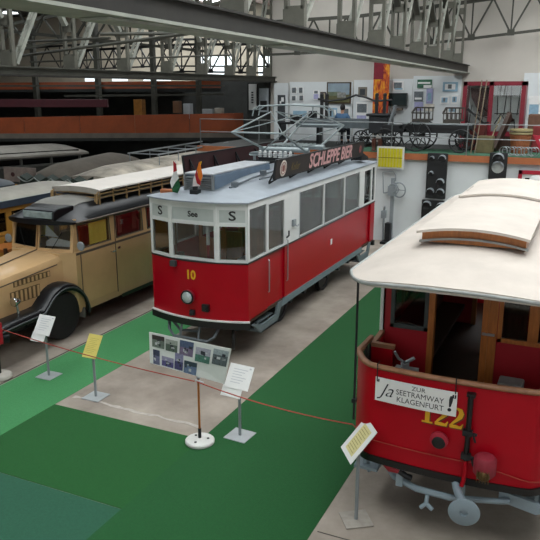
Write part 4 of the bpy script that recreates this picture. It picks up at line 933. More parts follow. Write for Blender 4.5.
# ---------------------------------------------------------------- second and third buses
def plainbus(name, label, x0, x1, y0, y1, zr, body, roofm, wz, band=None):
    t = thing(name, label, 'bus', ((x0+x1)/2, y0, 0)); W = (x1-x0)/2; cx = (x0+x1)/2
    b = MB(); b.box(x0+.03, x1-.03, y0+.1, y1-.1, .5, wz[0]-.08); b.build('body', body, t, bevel=.06)
    n = max(2, int((y1-y0-.6)/1.1)); st = (y1-y0-.6)/n; ws = [(y0+.35+st*k, y0+.35+st*(k+1)-.18) for k in range(n)]
    for x in (x0+.03, x1-.08):
        f = MB(); plate_with_holes(f, y0+.1, y1-.1, wz[0]-.08, zr-.1, [(a, c, wz[0], wz[1]) for a, c in ws], lambda u, z, d: Vector((x+d, u, z)), .05); f.build('window_frame', body, t)
        for a, c in ws: MB().box(x+.02, x+.026, a, c, wz[0], wz[1]).build('window_pane', G_DARK, t)
    for y in (y0+.1, y1-.15):
        f = MB(); plate_with_holes(f, x0+.05, x1-.05, wz[0]-.08, zr-.1, [(x0+.2, cx-.04, wz[0], wz[1]), (cx+.04, x1-.2, wz[0], wz[1])], lambda u, z, d: Vector((u, y+d, z)), .05); f.build('end_frame', body, t)
        for a, c in ((x0+.2, cx-.04), (cx+.04, x1-.2)): MB().box(a, c, y+.02, y+.026, wz[0], wz[1]).build('window_pane', G_DARK, t)
    S = [-1+2*k/20 for k in range(21)]; rows = []
    for i in range(25):
        v = y0+(y1-y0)*i/24; e = max(0, min(1, min(v-y0, y1-v)/.8))**.5
        rows.append([Vector((cx+(W+.03)*s, v+(.25*abs(s)**2.5)*(1 if i < 12 else -1)*(1-min(1, min(i, 24-i)/4)), zr-.08+(.08+.14*e)*(1-abs(s)**2.4))) for s in S])
    rf_ = MB().solid(rows, [[Vector((p.x, p.y, zr-.14)) for p in r] for r in rows]).build('roof', roofm, t, smooth=45)
    if band:
        g = MB()
        for s in (-1, 1): g.bar((cx+s*(W+.03), y0+.3, zr-.1), (cx+s*(W+.03), y1-.3, zr-.1), .05, .16)
        g.build('roof_band', band, t)
    for s in (-1, 1):
        for v in (y0+1.4, y1-1.6):
            w = MB(); w.lathe([(.0, -.02), (.25, -.1), (.40, -.11), (.45, 0), (.40, .11), (.25, .1), (.0, .02)], (cx+s*(W-.14), v, .45), (s, 0, 0), 24); w.build('wheel', TYRE, t, smooth=40)
    MB().box(cx-W*.7, cx+W*.7, y0+.3, y1-.3, .36, .5).build('chassis', IRON, t)
    return t
OCH = M('ochre_paint', 'a8792e', .5, var=.15, scale=2)
plainbus('bus', 'ochre yellow bus with grey roof standing behind the tan bus', -13.9, -12.42, 9.2, 15.0, 2.5, OCH, M('roof_khaki_grey', '98948a', .7, var=.15, scale=2), (1.75, 2.2), M('roof_band_blue', '333c48', .35, var=.1))
plainbus('bus', 'bus with dark blue grey roof at the left edge of the photo', -16.3, -14.5, 8.0, 14.6, 2.55, OCH, M('roof_blue_grey', '3b444d', .5, var=.15), (1.75, 2.25))
r = thing('rack', 'dark wooden rack with orange brown shelves between the two yellow buses', 'rack', (-11.9, 11.3, 0))
b = MB()
for x in (-12.2, -11.62):
    for y in (11.0, 11.6): b.box(x, x+.06, y, y+.06, 0, 1.6)
b.build('frame', WOODD, r)
for z in (.3, .75, 1.2, 1.5): MB().box(-12.18, -11.58, 11.02, 11.64, z, z+.06).build('shelf', WOODL, r)
# ---------------------------------------------------------------- covered vehicles farther back
def covered(label, p0, p1, w, zb, zt, matr, side_mat, wins=0, nm='covered_wagon', cat='wagon', droop=0., end=.5):
    p0, p1 = Vector((*p0, 0)), Vector((*p1, 0)); d = (p1-p0).normalized(); n = Vector((-d.y, d.x, 0)); L = (p1-p0).length
    t = thing(nm, label, cat, p0+n*w/2)
    S = [-1+2*k/18 for k in range(19)]; rows = []
    for i in range(25):
        f = i/24; e = max(0, min(1, min(f, 1-f)*L/1.0))**.5
        rows.append([p0+d*(f*L)+n*(w/2*(1-s))+Vector((0, 0, zb+(zt-zb)*(1-abs(s)**2.2)*(.25+.75*e)+droop*f)) for s in S])
    MB().solid(rows, [[Vector((p.x, p.y, zb-.08+droop*i/24)) for p in r] for i, r in enumerate(rows)]).build('roof', matr, t, smooth=50)
    b = MB(); q = lambda f, c, z: p0+d*(L*f)+n*(w*c)+Vector((0, 0, z))
    hi = zb-.05 if not wins else 1.95
    b.add([q(f, c, z) for z in (.45, hi) for f, c in ((.02, .03), (.98, .03), (.98, .97), (.02, .97))], [(3, 2, 1, 0), (4, 5, 6, 7), (0, 1, 5, 4), (1, 2, 6, 5), (2, 3, 7, 6), (3, 0, 4, 7)]); b.build('body', side_mat, t)
    if wins:
        fr = MB()
        for c in (.05, .95):
            for k in range(wins+1): f = .03+.94*k/wins; fr.bar(q(f, c, 1.9), q(f, c, zb), .09, .08)
            fr.bar(q(.02, c, 2.0), q(.98, c, 2.0), .08, .08); fr.bar(q(.02, c, zb-.1), q(.98, c, zb-.1), .08, .08)
        fr.build('window_frame', M('frame_grey', '5c5c58', .7), t)
        for c in (.07, .93):
            g = MB(); g.bar(q(.03, c, 2.25), q(.97, c, 2.25), .01, .6); g.build('window_pane', M('pane_black', '0d0f10', .15), t)
    for f in (.2, .8):
        for c in (.12, .88):
            m = MB(); m.lathe([(0, -.05), (.36, -.06), (.38, 0), (.36, .06), (0, .05)], q(f, c, .38), n, 20); m.build('wheel', IRON, t, smooth=40)
    return t
DULL = M('sheet_grey', '98938a', .85, var=.25, scale=1.2, bump=.2)
SIDED = M('side_dark', '3a3a36', .8, var=.2)
covered('long grey roofed railcar with dark windows below the orange gallery', (-24.6, 12.6), (-19.7, 23.9), 2.6, 2.42, 2.76, DULL, SIDED, 9, 'railcar', 'railcar')
covered('vehicle under a rounded brown grey tarpaulin right of the dark windowed railcar', (-16.2, 18.3), (-15.9, 23.0), 2.2, 1.85, 2.4, M('tarp_brown_grey', '655d53', .9, var=.2, scale=1.5, bump=.3), M('tarp_side', '4f4b44', .9, var=.2), droop=.3)
wv = covered('wagon with pale patched canvas roof behind the white bus rack', (-13.0, 17.0), (-12.7, 25.0), 1.9, 2.35, 2.66, M('canvas_patched', 'd0c6b6', .85, var=.3, scale=1.2, col2='8a8276', bump=.2), M('side_green_dark', '1f2a24', .8), droop=.1)
b = MB()
for x in (-14.4, -13.2): b.tube([(x, 19.5, 2.9), (x, 24.5, 2.98)], .03, 6)
for k in range(5): b.tube([(-14.4, 19.6+k*1.2, 2.9), (-13.2, 19.6+k*1.2, 2.9)], .02, 6); b.cyl((-14.4, 19.6+k*1.2, 2.55), (-14.4, 19.6+k*1.2, 2.9), .015, n=6); b.cyl((-13.2, 19.6+k*1.2, 2.55), (-13.2, 19.6+k*1.2, 2.9), .015, n=6)
b.build('roof_rail', GREYM, wv)
t = thing('covered_van', 'small van under a dark green tarpaulin with a wavy pale hem', 'van', (-14.3, 16, 0))
b = MB(); rows = []
for i in range(21):
    f = i/20; x = -15.6+2.5*f; y = 15.6+.05*f; zt = 2.5-.12*math.sin(f*PI*5)**2
    rows.append([(x, y, .1), (x, y, 1.4), (x, y+.1, zt), (x-.1, y+.5, zt+.05), (x-.1, y+.6, .1)])
b.solid(rows, [[(p[0], p[1]+(.03 if k < 3 else -.03), p[2]-(.03 if k in (2, 3) else 0)) for k, p in enumerate(r)] for r in rows]); b.build('tarpaulin', M('tarp_green', '27352c', .7, var=.2, scale=3), t, smooth=50)
b = MB(); b.tube([(-15.6+2.5*i/60, 15.6+.05*i/60, 2.48-.13*abs(math.sin(i/60*PI*4))) for i in range(61)], .018, 6); b.build('hem_rope', M('rope_pale', '98a09a', .8), t, smooth=60)
p = onY(5, 181, 16.2); q = onY(39, 181, 16.6)
t = thing('information_board', 'faded pinkish panel with a dark spot standing below the grey railcar roof', 'panel', ((p.x+q.x)/2, 16.4, 0))
b = MB(); b.bar((p.x, 16.2, p.z+.22), (q.x, 16.5, p.z+.2), .04, .45); b.build('panel', M('panel_pinkish', '8d7f77', .8, var=.3, scale=4), t)
b = MB(); 
for a in (p, q): b.box(a.x-.03, a.x+.03, 16.33, 16.39, 0, p.z+.1)
b.build('post', IRON, t)
b = MB(); m = p.lerp(q, .3); b.lathe([(.07, 0), (.07, .01), (0, .01)], (m.x, 16.25, p.z+.22), (.15, -1, 0), 16); b.build('spot', M('spot_dark', '4a2a2a', .8), t)
# ================================================================ stands, signs, ropes
def sign_stand(x, y, label, rz, w, h, zc, tilt, mat, ink, base=.34, second=False, pole=GREYM, basem=None, roll=0.):
    t = thing('sign_stand', label, 'sign stand', (x, y, 0), 'sign stands beside the vehicles', rz)
    bm_ = basem or M('base_grey', 'aeb4b6', .4, .2, var=.08)
    MB().box(-base/2, base/2, -base/2, base/2, .006, .018).build('base_plate', bm_, t, local=True, bevel=.004)
    MB().tube([(0, 0, .018), (0, 0, zc-.02)], .022, 12).build('pole', pole, t, local=True, smooth=60)
    c, s = math.cos(tilt), math.sin(tilt); cr, sr = math.cos(roll), math.sin(roll)
    def F(u, v, d=0):
        u, v = u*cr-v*sr, u*sr+v*cr
        return Vector((u, v*s-d*c, zc+v*c+d*s*1.0))
    def sheet(mb, u0, u1, v0, v1, d0, d1):
        q = [F(u, v, d) for d in (d0, d1) for u, v in ((u0, v0), (u1, v0), (u1, v1), (u0, v1))]
        mb.add(q, [(0, 1, 2, 3), (7, 6, 5, 4), (0, 1, 5, 4), (1, 2, 6, 5), (2, 3, 7, 6), (3, 0, 4, 7)])
    b = MB(); sheet(b, -w/2, w/2, -h/2, h/2, .0, .008); bd = b.build('sign_board', mat, t, local=True)
    pr = MB()
    if ink == 'lines':
        for k in range(6): sheet(pr, -w*.3, w*(.3-.1*(k % 3)), h*(.3-.11*k)-.006, h*(.3-.11*k)+.004, .008, .0095)
        sheet(pr, w*.34, w*.42, h*.36, h*.42, .008, .0095)
        pr.build('print', M('print_pale', 'c2c3c8', .8), bd, local=True)
    elif ink == 'yellow':
        sheet(pr, -w*.3, w*.3, -h*.38, h*.38, .008, .0095); part(pr.build('print', M('print_yellow', 'd9cf94', .8, var=.1, scale=20), bd, local=True), 'yellow printed sheet on the sign')
        p2 = MB()
        for k in range(9): sheet(p2, -w*.24, w*(.24-.08*(k % 2)), h*(.3-.075*k)-.004, h*(.3-.075*k)+.003, .0095, .0105)
        p2.build('text_lines', M('print_olive', '9a8f50', .8), bd, local=True)
    elif ink == 'self':
        for k in range(9): sheet(pr, -w*.34, w*(.34-.1*(k % 3)), h*(.32-.075*k)-.004, h*(.32-.075*k)+.003, .008, .0095)
        pr.build('text_lines', M('print_olive2', 'b8a658', .8), bd, local=True)
    if second:
        q = MB(); sheet(q, -w*.56, w*.26, -h*.86, -h*.40, -.012, -.004); part(q.build('second_sheet', PAPER, t, local=True), 'second white sheet hanging below the first')
    return t
def face(x, y): return -math.atan2(-x, -y)*0
p = onZ(96, 397); sign_stand(p.x, p.y, 'sign stand with yellow sheet beside the concrete bay of the red tram', 0, .27, .40, .91, .6, M('sheet_yellow', 'd8c86a', .7, var=.05), 'self', )
p = onZ(49, 376); sign_stand(p.x, p.y, 'sign stand with white sheets on the light green strip near the bus wheel', 0, .36, .36, .97, .6, PAPER, 'lines', .34, True)
p = onZ(240, 436); sign_stand(p.x, p.y, 'sign stand with white sheets beside the picture board stand', math.radians(-4), .40, .36, .95, .6, PAPER, 'lines', .36, True)
p = onZ(356, 520); sign_stand(p.x, p.y, 'sign stand with pale yellow print on the concrete beside tramway 122', math.radians(-55), .40, .48, 1.06, .68, PAPER, 'yellow', .34, False, basem=M('base_brownish', 'a39c92', .5, var=.2, scale=8))
# picture board on a wooden pole
p = onZ(200, 443)
t = thing('display_stand', 'round based wooden pole stand carrying a white board of photographs', 'display stand', (p.x, p.y, 0))
b = MB(); b.lathe([(.2, .006), (.215, .02), (.215, .05), (.2, .065), (.06, .075), (.04, .09), (0, .09)], (p.x, p.y, 0), n=32); bs = b.build('base', M('base_white', 'c9c9c4', .6, var=.1, scale=6), t, smooth=40)
b = MB()
for k in range(3): a = k*2.1+.5; b.cyl((p.x+.12*math.cos(a), p.y+.12*math.sin(a), .066), (p.x+.12*math.cos(a), p.y+.12*math.sin(a), .078), .02, n=10)
b.build('bolt', IRON, bs)
b = MB(); b.cyl((p.x, p.y, .08), (p.x-.0, p.y, .24), .024, n=12); b.build('socket', IRON, t)
b = MB(); b.tube([(p.x, p.y, .22), (p.x, p.y, 1.03)], .017, 12); b.build('pole', WOODL, t, smooth=60)
b = MB(); b.sphere((p.x, p.y, 1.03), .026); b.tube([(p.x-.03, p.y-.02, 1.0), (p.x+.1, p.y-.03, .985)], .012, 6); b.build('rope_hook', STEEL, t, smooth=60)
# board: a plane through three points
tl, tr, bl, br = onY(150, 332, p.y+.02), onY(231, 349, p.y-.1), onY(150, 364, p.y+.02), onY(224, 384, p.y-.1)
tl = onY(149, 332, p.y+.10); bl = onY(150, 363, p.y+.03)
def BP(s, t_, d=0):
    q = tl.lerp(tr, s).lerp(bl.lerp(br, s), t_); n = (tr-tl).cross(bl-tl).normalized(); n = n if n.y < 0 else -n
    return q+n*d
def bsheet(mb, s0, s1, t0, t1, d0, d1):
    q = [BP(s, t_, d) for d in (d0, d1) for s, t_ in ((s0, t1), (s1, t1), (s1, t0), (s0, t0))]
    mb.add(q, [(0, 1, 2, 3), (7, 6, 5, 4), (0, 1, 5, 4), (1, 2, 6, 5), (2, 3, 7, 6), (3, 0, 4, 7)])
b = MB(); bsheet(b, 0, 1, 0, 1, -.012, 0); bd = b.build('picture_board', M('board_white', 'dcdeda', .5, var=.04), t)
cols = [('6f7a70', '3a3230'), ('59675c', 'a0a49c'), ('7a6a86', '4c5a78'), ('4f7a6c', 'a8a6b4'), ('5c6468', '9aa4a8'), ('6c6c8a', '3a4058'), ('5a5486', '9a94b0'), ('4a4670', '8a86a8'), ('6a7a98', '34404c')]
rects = [(.04, .2, .06, .44), (.22, .37, .1, .46), (.40, .57, .04, .48), (.60, .78, .14, .56), (.81, .985, .08, .52), (.05, .14, .52, .98), (.17, .33, .66, .96), (.345, .455, .46, .96), (.47, .635, .62, .99)]
for i, ((c1, c2), r_) in enumerate(zip(cols, rects)):
    s0, s1, t0, t1 = r_; b = MB(); tm = t0+(t1-t0)*(.35+.05*(i % 4)); bsheet(b, s0, s1, t0, tm, 0, .003); b.m = 1; bsheet(b, s0, s1, tm, t1, 0, .003); b.m = 2
    for k in range(5): u = s0+(s1-s0)*random.uniform(.08, .7); v = t0+(t1-t0)*random.uniform(.2, .7); bsheet(b, u, u+(s1-s0)*random.uniform(.08, .25), v, v+(t1-t0)*random.uniform(.1, .28), .003, .0035); b.m = 2+(k % 2)
    b.build('photo_print', [M('photo_a%d' % i, c2, .5, var=.25, scale=30), M('photo_b%d' % i, c1, .5, var=.35, scale=26), M('photo_dark', '2c2e38', .5, var=.3, scale=20), M('photo_light', 'c4c6c8', .5)], bd)
# red topped post at the left edge, ropes
lp = onZ(0, 376); lp = Vector((lp.x+.07, lp.y-.06, 0))
t = thing('barrier_post', 'black barrier post with red box top and round grey base', 'barrier post', lp)
b = MB(); b.lathe([(.2, .0), (.215, .02), (.21, .06), (.19, .08), (.05, .1), (0, .1)], lp, n=30); b.build('base', M('base_stone', 'b5b0a6', .7, var=.15, scale=6), t, smooth=40)
MB().cyl((lp.x, lp.y, .09), (lp.x, lp.y, .7), .03, n=12).build('pole', BLACK, t)
b = MB(); b.box(lp.x-.09, lp.x+.09, lp.y-.08, lp.y+.08, .64, 1.04); bx = b.build('red_box', M('box_red', 'b01428', .4), t, bevel=.012)
b = MB(); b.cyl((lp.x+.05, lp.y-.08, .7), (lp.x+.05, lp.y-.09, .7), .012, n=8); b.cyl((lp.x+.05, lp.y-.08, .98), (lp.x+.05, lp.y-.09, .98), .012, n=8); b.build('screw', STEEL, bx)
ROPE = M('rope_red', 'a0392c', .7, var=.2, scale=30)
d0 = Vector((p.x, p.y-.03, 1.0))
def rope(pts, label, r=.008): tag(MB().tube(pts, r, 6).build('barrier_rope', ROPE, smooth=60), label, 'rope', 'ropes of the barrier')
rope(arc((lp.x+.09, lp.y-.03, .97), (d0.x-.02, d0.y-.04, d0.z), .05, 24), 'red rope sagging from the red topped post to the picture board stand')
e0 = onY(357, 430, QY+.20); e0 = Vector((QX-QW-.02, QY+.36, 1.02))
rope(arc((d0.x+.02, d0.y-.04, d0.z), e0, .06, 24), 'red rope sagging from the picture board stand to tramway 122')
pts = [dashpt(u, z, .018) for u, z in [(-1.0+.1*k, 1.05+.0*k) for k in range(13)]]+[dashpt(.3+.1*k, 1.06-.02*k, .02) for k in range(8)]
rope([e0]+pts, 'thin red cord stretched across the front of tramway 122', .006)
# ================================================================ mezzanine
MZ = 3.0
tag(MB().box(-7.4, 8.5, 22.55, 24.4, MZ, MZ+.012).build('green_felt', M('felt_green', '3f6a52', .95, var=.1, scale=20)), 'strip of green felt under the carriages on the raised gallery', 'carpet')
# railing
rt = thing('railing', 'thin grey railing with two wires along the raised gallery edge', 'railing', (-2, 22.5, MZ))
RG = M('railing_grey', '9a9f9f', .45, .3)
for z in (3.52, 3.97): MB().cyl((-13.3, 22.52, z), (8.5, 22.52, z), .014, n=6).build('rail', RG, rt)
for k in range(10): x = -13.3+k*2.42; MB().cyl((x, 22.52, MZ), (x, 22.52, 3.98), .02, n=8).build('post', M('railing_post', '6f7474', .5, .3), rt)
# display wall: white panels
def panel(x0, x1, y0, label, Y=26.7, zb=3.0, dz=0):
    a, b = onY(x0, y0, Y), onY(x1, y0, Y)
    return tag(MB().box(a.x, b.x, Y, Y+.05, zb+dz, a.z).build('display_wall', WALLL, bevel=.005), label, 'display wall', 'white display walls of the gallery')
panel(274, 288.3, 83, 'narrow white display wall beside the dark pillar')
panel(289.5, 353, 82, 'white display wall carrying the framed landscape painting')
panel(354, 374, 80, 'white display wall left of the flame banner')
panel(386.5, 413, 79, 'white display wall with the black television')
panel(413.6, 462, 76, 'white display wall between the television and the red framed case')
panel(524.5, 575, 73, 'white display wall right of the red framed case')
def poster(x0, y0, x1, y1, label, cat, mats, Y=26.66, th=.025, name='poster', inner=None, shapes=()):
    a, b = onY(x0, y1, Y), onY(x1, y0, Y)
    o = tag(MB().box(a.x, b.x, Y, Y+th+.01, a.z, b.z).build(name, mats), label, cat, {'poster': 'posters on the display walls', 'photo': 'four small photos on the display wall'}.get(cat))
    W, H = b.x-a.x, b.z-a.z
    for i, (u0, v0, u1, v1, m, nm) in enumerate(shapes):
        MB().box(a.x+u0*W, a.x+u1*W, Y-.008-.002*i, Y+.0, a.z+v0*H, a.z+v1*H).build(nm, m, o)
    return o
GRN = M('print_green', '3c6a52', .8, var=.3, scale=12); BLU = M('print_blue', '8fb0c4', .8, var=.2, scale=8); LIL = M('print_lilac', 'a8a8cc', .8, var=.2, scale=8)
DK = M('print_dark', '3c4044', .8, var=.3, scale=20); MD = M('print_mid', '6a7074', .8, var=.4, scale=18)
for i, (x0, y0, x1, y1) in enumerate(((291.5, 87, 296.5, 93.5), (298.5, 87, 303, 93.5), (291.5, 95.5, 296, 101), (299, 95, 303.5, 101))):
    poster(x0, y0, x1, y1, ['small dark photo, upper left of the four by the white post', 'small dark photo, upper right of the four by the white post', 'small dark photo, lower left of the four by the white post', 'small dark photo, lower right of the four by the white post'][i], 'photo', PAPER, name='photo', shapes=((.1, .1, .9, .9, MD, 'print'),))
poster(277.5, 95, 285, 125, 'tall dark poster with a white tick on the narrow display wall', 'poster', DK, shapes=((.3, .72, .5, .8, PAPER, 'tick_mark'), (.5, .78, .85, .92, PAPER, 'tick_mark')))
poster(313, 90, 319, 100, 'small pale blue sheet left of the landscape painting', 'poster', PAPER, shapes=((.1, .1, .9, .6, LIL, 'print'), (.2, .65, .8, .92, MD, 'print')))
poster(293, 111, 306.5, 120, 'pale blue sheet low on the display wall behind the pantograph', 'poster', BLU)
poster(320, 92, 326, 102, 'small brown framed picture touching the landscape painting', 'picture', WOODD, name='picture', shapes=((.15, .12, .85, .88, M('print_sand', 'a09880', .8), 'print'),))
GOLD = M('gilt_frame', '4a3a22', .45, .3, var=.2)
p_ = poster(326.5, 82, 351, 103.5, 'large dark framed landscape painting on the gallery wall', 'painting', GOLD, Y=26.62, th=.05, name='painting', shapes=((.05, .06, .95, .94, M('paint_sky', '8a9aa4', .6, var=.2, scale=3), 'sky'), (.05, .06, .95, .42, M('paint_field', '5c5a38', .6, var=.3, scale=4), 'field'), (.05, .36, .6, .55, M('paint_hill', '66705a', .6, var=.3, scale=5), 'hills'), (.45, .28, .8, .52, M('paint_village', '8c8c88', .6, var=.5, scale=14), 'village')))
poster(328, 108, 337, 117, 'small photo sheet left of the person in the blue shirt', 'poster', BLU, shapes=((.2, .1, .4, .9, DK, 'print'), (.6, .2, .9, .8, PAPER, 'print')))
poster(342.5, 107, 350, 116, 'white sheet with dark photo right of the person in the blue shirt', 'poster', PAPER, shapes=((.2, .2, .8, .8, MD, 'print'),))
poster(358, 87, 367, 97, 'framed dark photo high on the wall left of the flame banner', 'picture', M('frame_greybrown', '7a7468', .6), name='picture', shapes=((.2, .2, .8, .8, DK, 'print'),))
poster(355.5, 102, 368, 121, 'large sheet with grey photo left of the flame banner', 'poster', PAPER, shapes=((.1, .45, .9, .9, MD, 'print'), (.1, .1, .9, .3, LIL, 'print')))
poster(360, 97.5, 372, 101, 'narrow paper strip above the large sheet by the flame banner', 'poster', PAPER)
poster(392.5, 81, 404, 90.5, 'white sheet with dark lettering block above the television', 'poster', PAPER, shapes=((.12, .2, .82, .85, MD, 'print'), (.2, .1, .9, .25, BLU, 'print')))
t = poster(388, 93, 407, 106, 'black flat television on the white display wall', 'television', BLACK, Y=26.55, th=.1, name='television', shapes=((.04, .08, .96, .95, M('screen_dark', '1f2b2c', .15), 'screen'),))
poster(392, 108, 402, 110.5, 'small brown shelf under the television', 'shelf', M('shelf_brown', '6a5c50', .6), Y=26.5, th=.18, name='shelf')
poster(417, 79.5, 432, 88, 'green poster with white corner on the display wall', 'poster', GRN, shapes=((.45, .0, 1, .35, PAPER, 'blank_corner'), (.05, .5, .9, .7, PAPER, 'print')))
poster(413.8, 91.5, 423, 101.5, 'dark photo below the green poster', 'poster', MD, shapes=((.1, .2, .9, .4, PAPER, 'print'),))
poster(426, 88.5, 433, 103.5, 'lilac sheet below the green poster', 'poster', LIL, shapes=((.2, .2, .8, .7, BLU, 'print'),))
poster(414, 102, 423, 110.5, 'lilac sheet below the dark photo', 'poster', LIL)
poster(424, 104, 434, 111, 'cream sheet below the lilac sheet', 'poster', M('cream_paper', 'dad4c8', .8))
for i, (x0, y0, x1, y1) in enumerate(((442.5, 82, 458, 91.5), (440, 96, 449, 104), (451, 95, 458, 104), (447, 107, 458, 113))):
    poster(x0, y0, x1, y1, ['pale blue drawing sheet highest beside the red framed case', 'white drawing sheet, left of two beside the red framed case', 'white drawing sheet, right of two beside the red framed case', 'blue sheet lowest beside the red framed case'][i], 'poster', PAPER if i else BLU, shapes=((.15, .2, .85, .8, BLU if i else PAPER, 'print'), (.35, .3, .6, .75, MD, 'print')))
poster(527, 96, 541, 118, 'blue and white poster right of the red framed case', 'poster', PAPER, shapes=((.1, .1, .9, .62, BLU, 'print'),))
# flame banner
a, b_ = onY(372, 121, 26.3), onY(390, 62, 26.3)
FL = bpy.data.materials.new('flame_print'); FL.use_nodes = True; nt = FL.node_tree; bs_ = nt.nodes['Principled BSDF']; bs_.inputs['Roughness'].default_value = .7
tc = nt.nodes.new('ShaderNodeTexCoord'); mp = nt.nodes.new('ShaderNodeMapping'); mp.inputs['Scale'].default_value = (4.5, 4.5, 1.8); n = nt.nodes.new('ShaderNodeTexNoise'); n.inputs['Scale'].default_value = 1.6; n.inputs['Detail'].default_value = 5; n.inputs['Distortion'].default_value = 1.4
cr = nt.nodes.new('ShaderNodeValToRGB'); cr.color_ramp.elements[0].position = .36; cr.color_ramp.elements[0].color = (*lin('7a1420'), 1); cr.color_ramp.elements[1].position = .66; cr.color_ramp.elements[1].color = (*lin('e0a020'), 1); e_ = cr.color_ramp.elements.new(.5); e_.color = (*lin('c85a18'), 1)
nt.links.new(tc.outputs['Object'], mp.inputs[0]); nt.links.new(mp.outputs[0], n.inputs['Vector']); nt.links.new(n.outputs['Fac'], cr.inputs[0]); nt.links.new(cr.outputs[0], bs_.inputs['Base Color'])
bn_ = tag(MB().box(a.x, b_.x, 26.3, 26.34, a.z, b_.z).build('banner', FL), 'tall flame patterned orange and red banner on the back wall', 'banner')
W = b_.x-a.x; MB().box(a.x, a.x+W*.62, 26.29, 26.3, b_.z-.62, b_.z).build('dark_red_corner', M('banner_maroon', '7c1428', .7, var=.2, scale=8), bn_)
# ---------------------------------------------------------------- carriages
BLKW = M('carriage_black', '1c1d1f', .5, var=.2)
def wheel(mb, c, R, ax=(0, 1, 0), sp=10):
    mb.ring(c, ax, R-.025, .03, 28, 6); mb.lathe([(.03, -.08), (.06, -.07), (.07, 0), (.06, .07), (.03, .08)], c, ax, 12)
    c = Vector(c); ax = Vector(ax)
    for k in range(sp):
        a_ = 2*PI*k/sp; mb.bar(c, c+Vector((math.cos(a_)*(R-.03), 0, math.sin(a_)*(R-.03))), .03, .03, up=(0, 1, 0))
def carriage_wheels(t, lst, mat=None):
    for (x, y, R) in lst:
        w = MB(); wheel(w, (x, y, MZ+.015+R), R); w.build('wheel', mat or BLKW, t, smooth=40)
    xs = {}
    for (x, y, R) in lst: xs.setdefault(round(x, 1), []).append((x, y, R))
    for v in xs.values():
        if len(v) > 1: MB().cyl((v[0][0], v[0][1], MZ+.015+v[0][2]), (v[1][0], v[1][1], MZ+.015+v[1][2]), .03, n=8).build('axle', BLKW, t)
# long wagon with two railed benches
x0, x1 = onY(405, 130, 23.6).x, onY(474, 130, 23.6).x
wg = thing('wagon', 'long black wagon with two railed bench seats on spoked wheels', 'wagon', ((x0+x1)/2, 23.6, MZ))
xr, xf_ = onY(419, 140, 23.6).x, onY(463, 140, 23.6).x
carriage_wheels(wg, [(xr, 23.1, .50), (xr, 24.2, .50), (xf_, 23.1, .38), (xf_, 24.2, .38)])
b = MB(); b.box(x0, x1, 23.25, 24.05, 3.78, 3.9); b.box(x0+.1, x1-.2, 23.3, 24.0, 3.62, 3.8); b.build('bed', BLKW, wg)
b = MB(); b.box(x0-.02, x1+.0, 23.22, 24.08, 3.895, 3.92); part(b.build('deck', GREYM, wg), 'grey deck boards of the wagon')
for cx_ in (onY(422, 120, 23.6).x, onY(453, 120, 23.6).x):
    b = MB(); b.box(cx_-.28, cx_+.28, 23.35, 23.95, 4.0, 4.06); b.box(cx_-.28, cx_+.28, 23.35, 23.4, 3.92, 4.0)
    for k in range(5): b.bar((cx_-.28+.14*k, 23.95, 4.0), (cx_-.30+.14*k, 24.0, 4.42), .035, .035); b.bar((cx_-.28+.14*k, 23.4, 4.06), (cx_-.28+.14*k, 23.4, 4.25), .03, .03)
    b.bar((cx_-.32, 24.0, 4.42), (cx_+.30, 24.0, 4.42), .06, .05); b.bar((cx_-.32, 23.4, 4.26), (cx_+.3, 23.4, 4.26), .05, .04); b.bar((cx_-.3, 23.4, 4.26), (cx_-.32, 24, 4.42), .05, .04)
    b.build('bench', M('bench_dark', '3a352e', .6, var=.2), wg)
b = MB(); b.bar((xf_-.3, 23.6, 3.7), (xf_+.45, 23.6, 3.45), .3, .1); b.bar((x1-.1, 23.4, 3.9), (x1+.5, 23.3, 4.0), .05, .05); b.bar((x1-.3, 23.9, 4.4), (x1+.25, 23.8, 3.95), .06, .06); b.build('footboard', BLKW, wg)
# small buggy with a grey seat back
bx_ = onY(397, 140, 23.4).x
t = thing('buggy', 'small black buggy with tilted grey seat back left of the long wagon', 'buggy', (bx_, 23.6, MZ))
carriage_wheels(t, [(bx_-.35, 23.1, .37), (bx_-.35, 24.0, .37)])
b = MB(); b.box(bx_-.6, bx_+.25, 23.25, 23.9, 3.62, 3.74); b.box(bx_-.5, bx_+.1, 23.25, 23.9, 3.74, 3.85); b.build('body', BLKW, t)
b = MB(); b.bar((bx_-.35, 23.6, 3.8), (bx_-.15, 23.6, 4.5), .3, .06, up=(0, 0, 1)); part(b.build('seat_back', GREYM, t), 'grey seat back')
b = MB(); b.ring((bx_+.1, 23.22, 3.55), (0, 1, 0), .12, .02, 14, 6); b.build('spring', IRON, t)
# dark posted hearse like carriage and its grey bed
hx0, hx1 = onY(300, 128, 24.6).x, onY(392, 128, 24.6).x
h = thing('carriage', 'dark open carriage with upright posts and long grey bed left of the buggy', 'carriage', ((hx0+hx1)/2, 24.6, MZ))
b = MB(); b.box(hx0, hx1-.6, 24.2, 25.0, 3.66, 3.86); b.box(hx0+.1, hx1-.7, 24.25, 24.95, 3.86, 3.98); part(b.build('bed', M('bed_grey', '5b6468', .6, var=.15), h), 'long grey carriage bed')
for px_ in (322, 327, 377, 385):
    q = onY(px_, 95, 24.4); b = MB(); b.box(q.x-.05, q.x+.05, 24.35, 24.45, 3.9, q.z); b.sphere((q.x, 24.4, q.z), .07); b.build('post', BLKW, h)
a, c = onY(318, 99, 24.4), onY(390, 99, 24.4)
b = MB(); b.tube([a, onY(330, 101, 24.4), onY(345, 99, 24.4), onY(356, 95, 24.4), onY(365, 97, 24.4), onY(375, 101, 24.4), onY(392, 100, 24.4)], .04, 6); b.build('top_rail', BLKW, h)
q0, q1 = onY(371, 112, 24.4), onY(389, 132, 24.4)
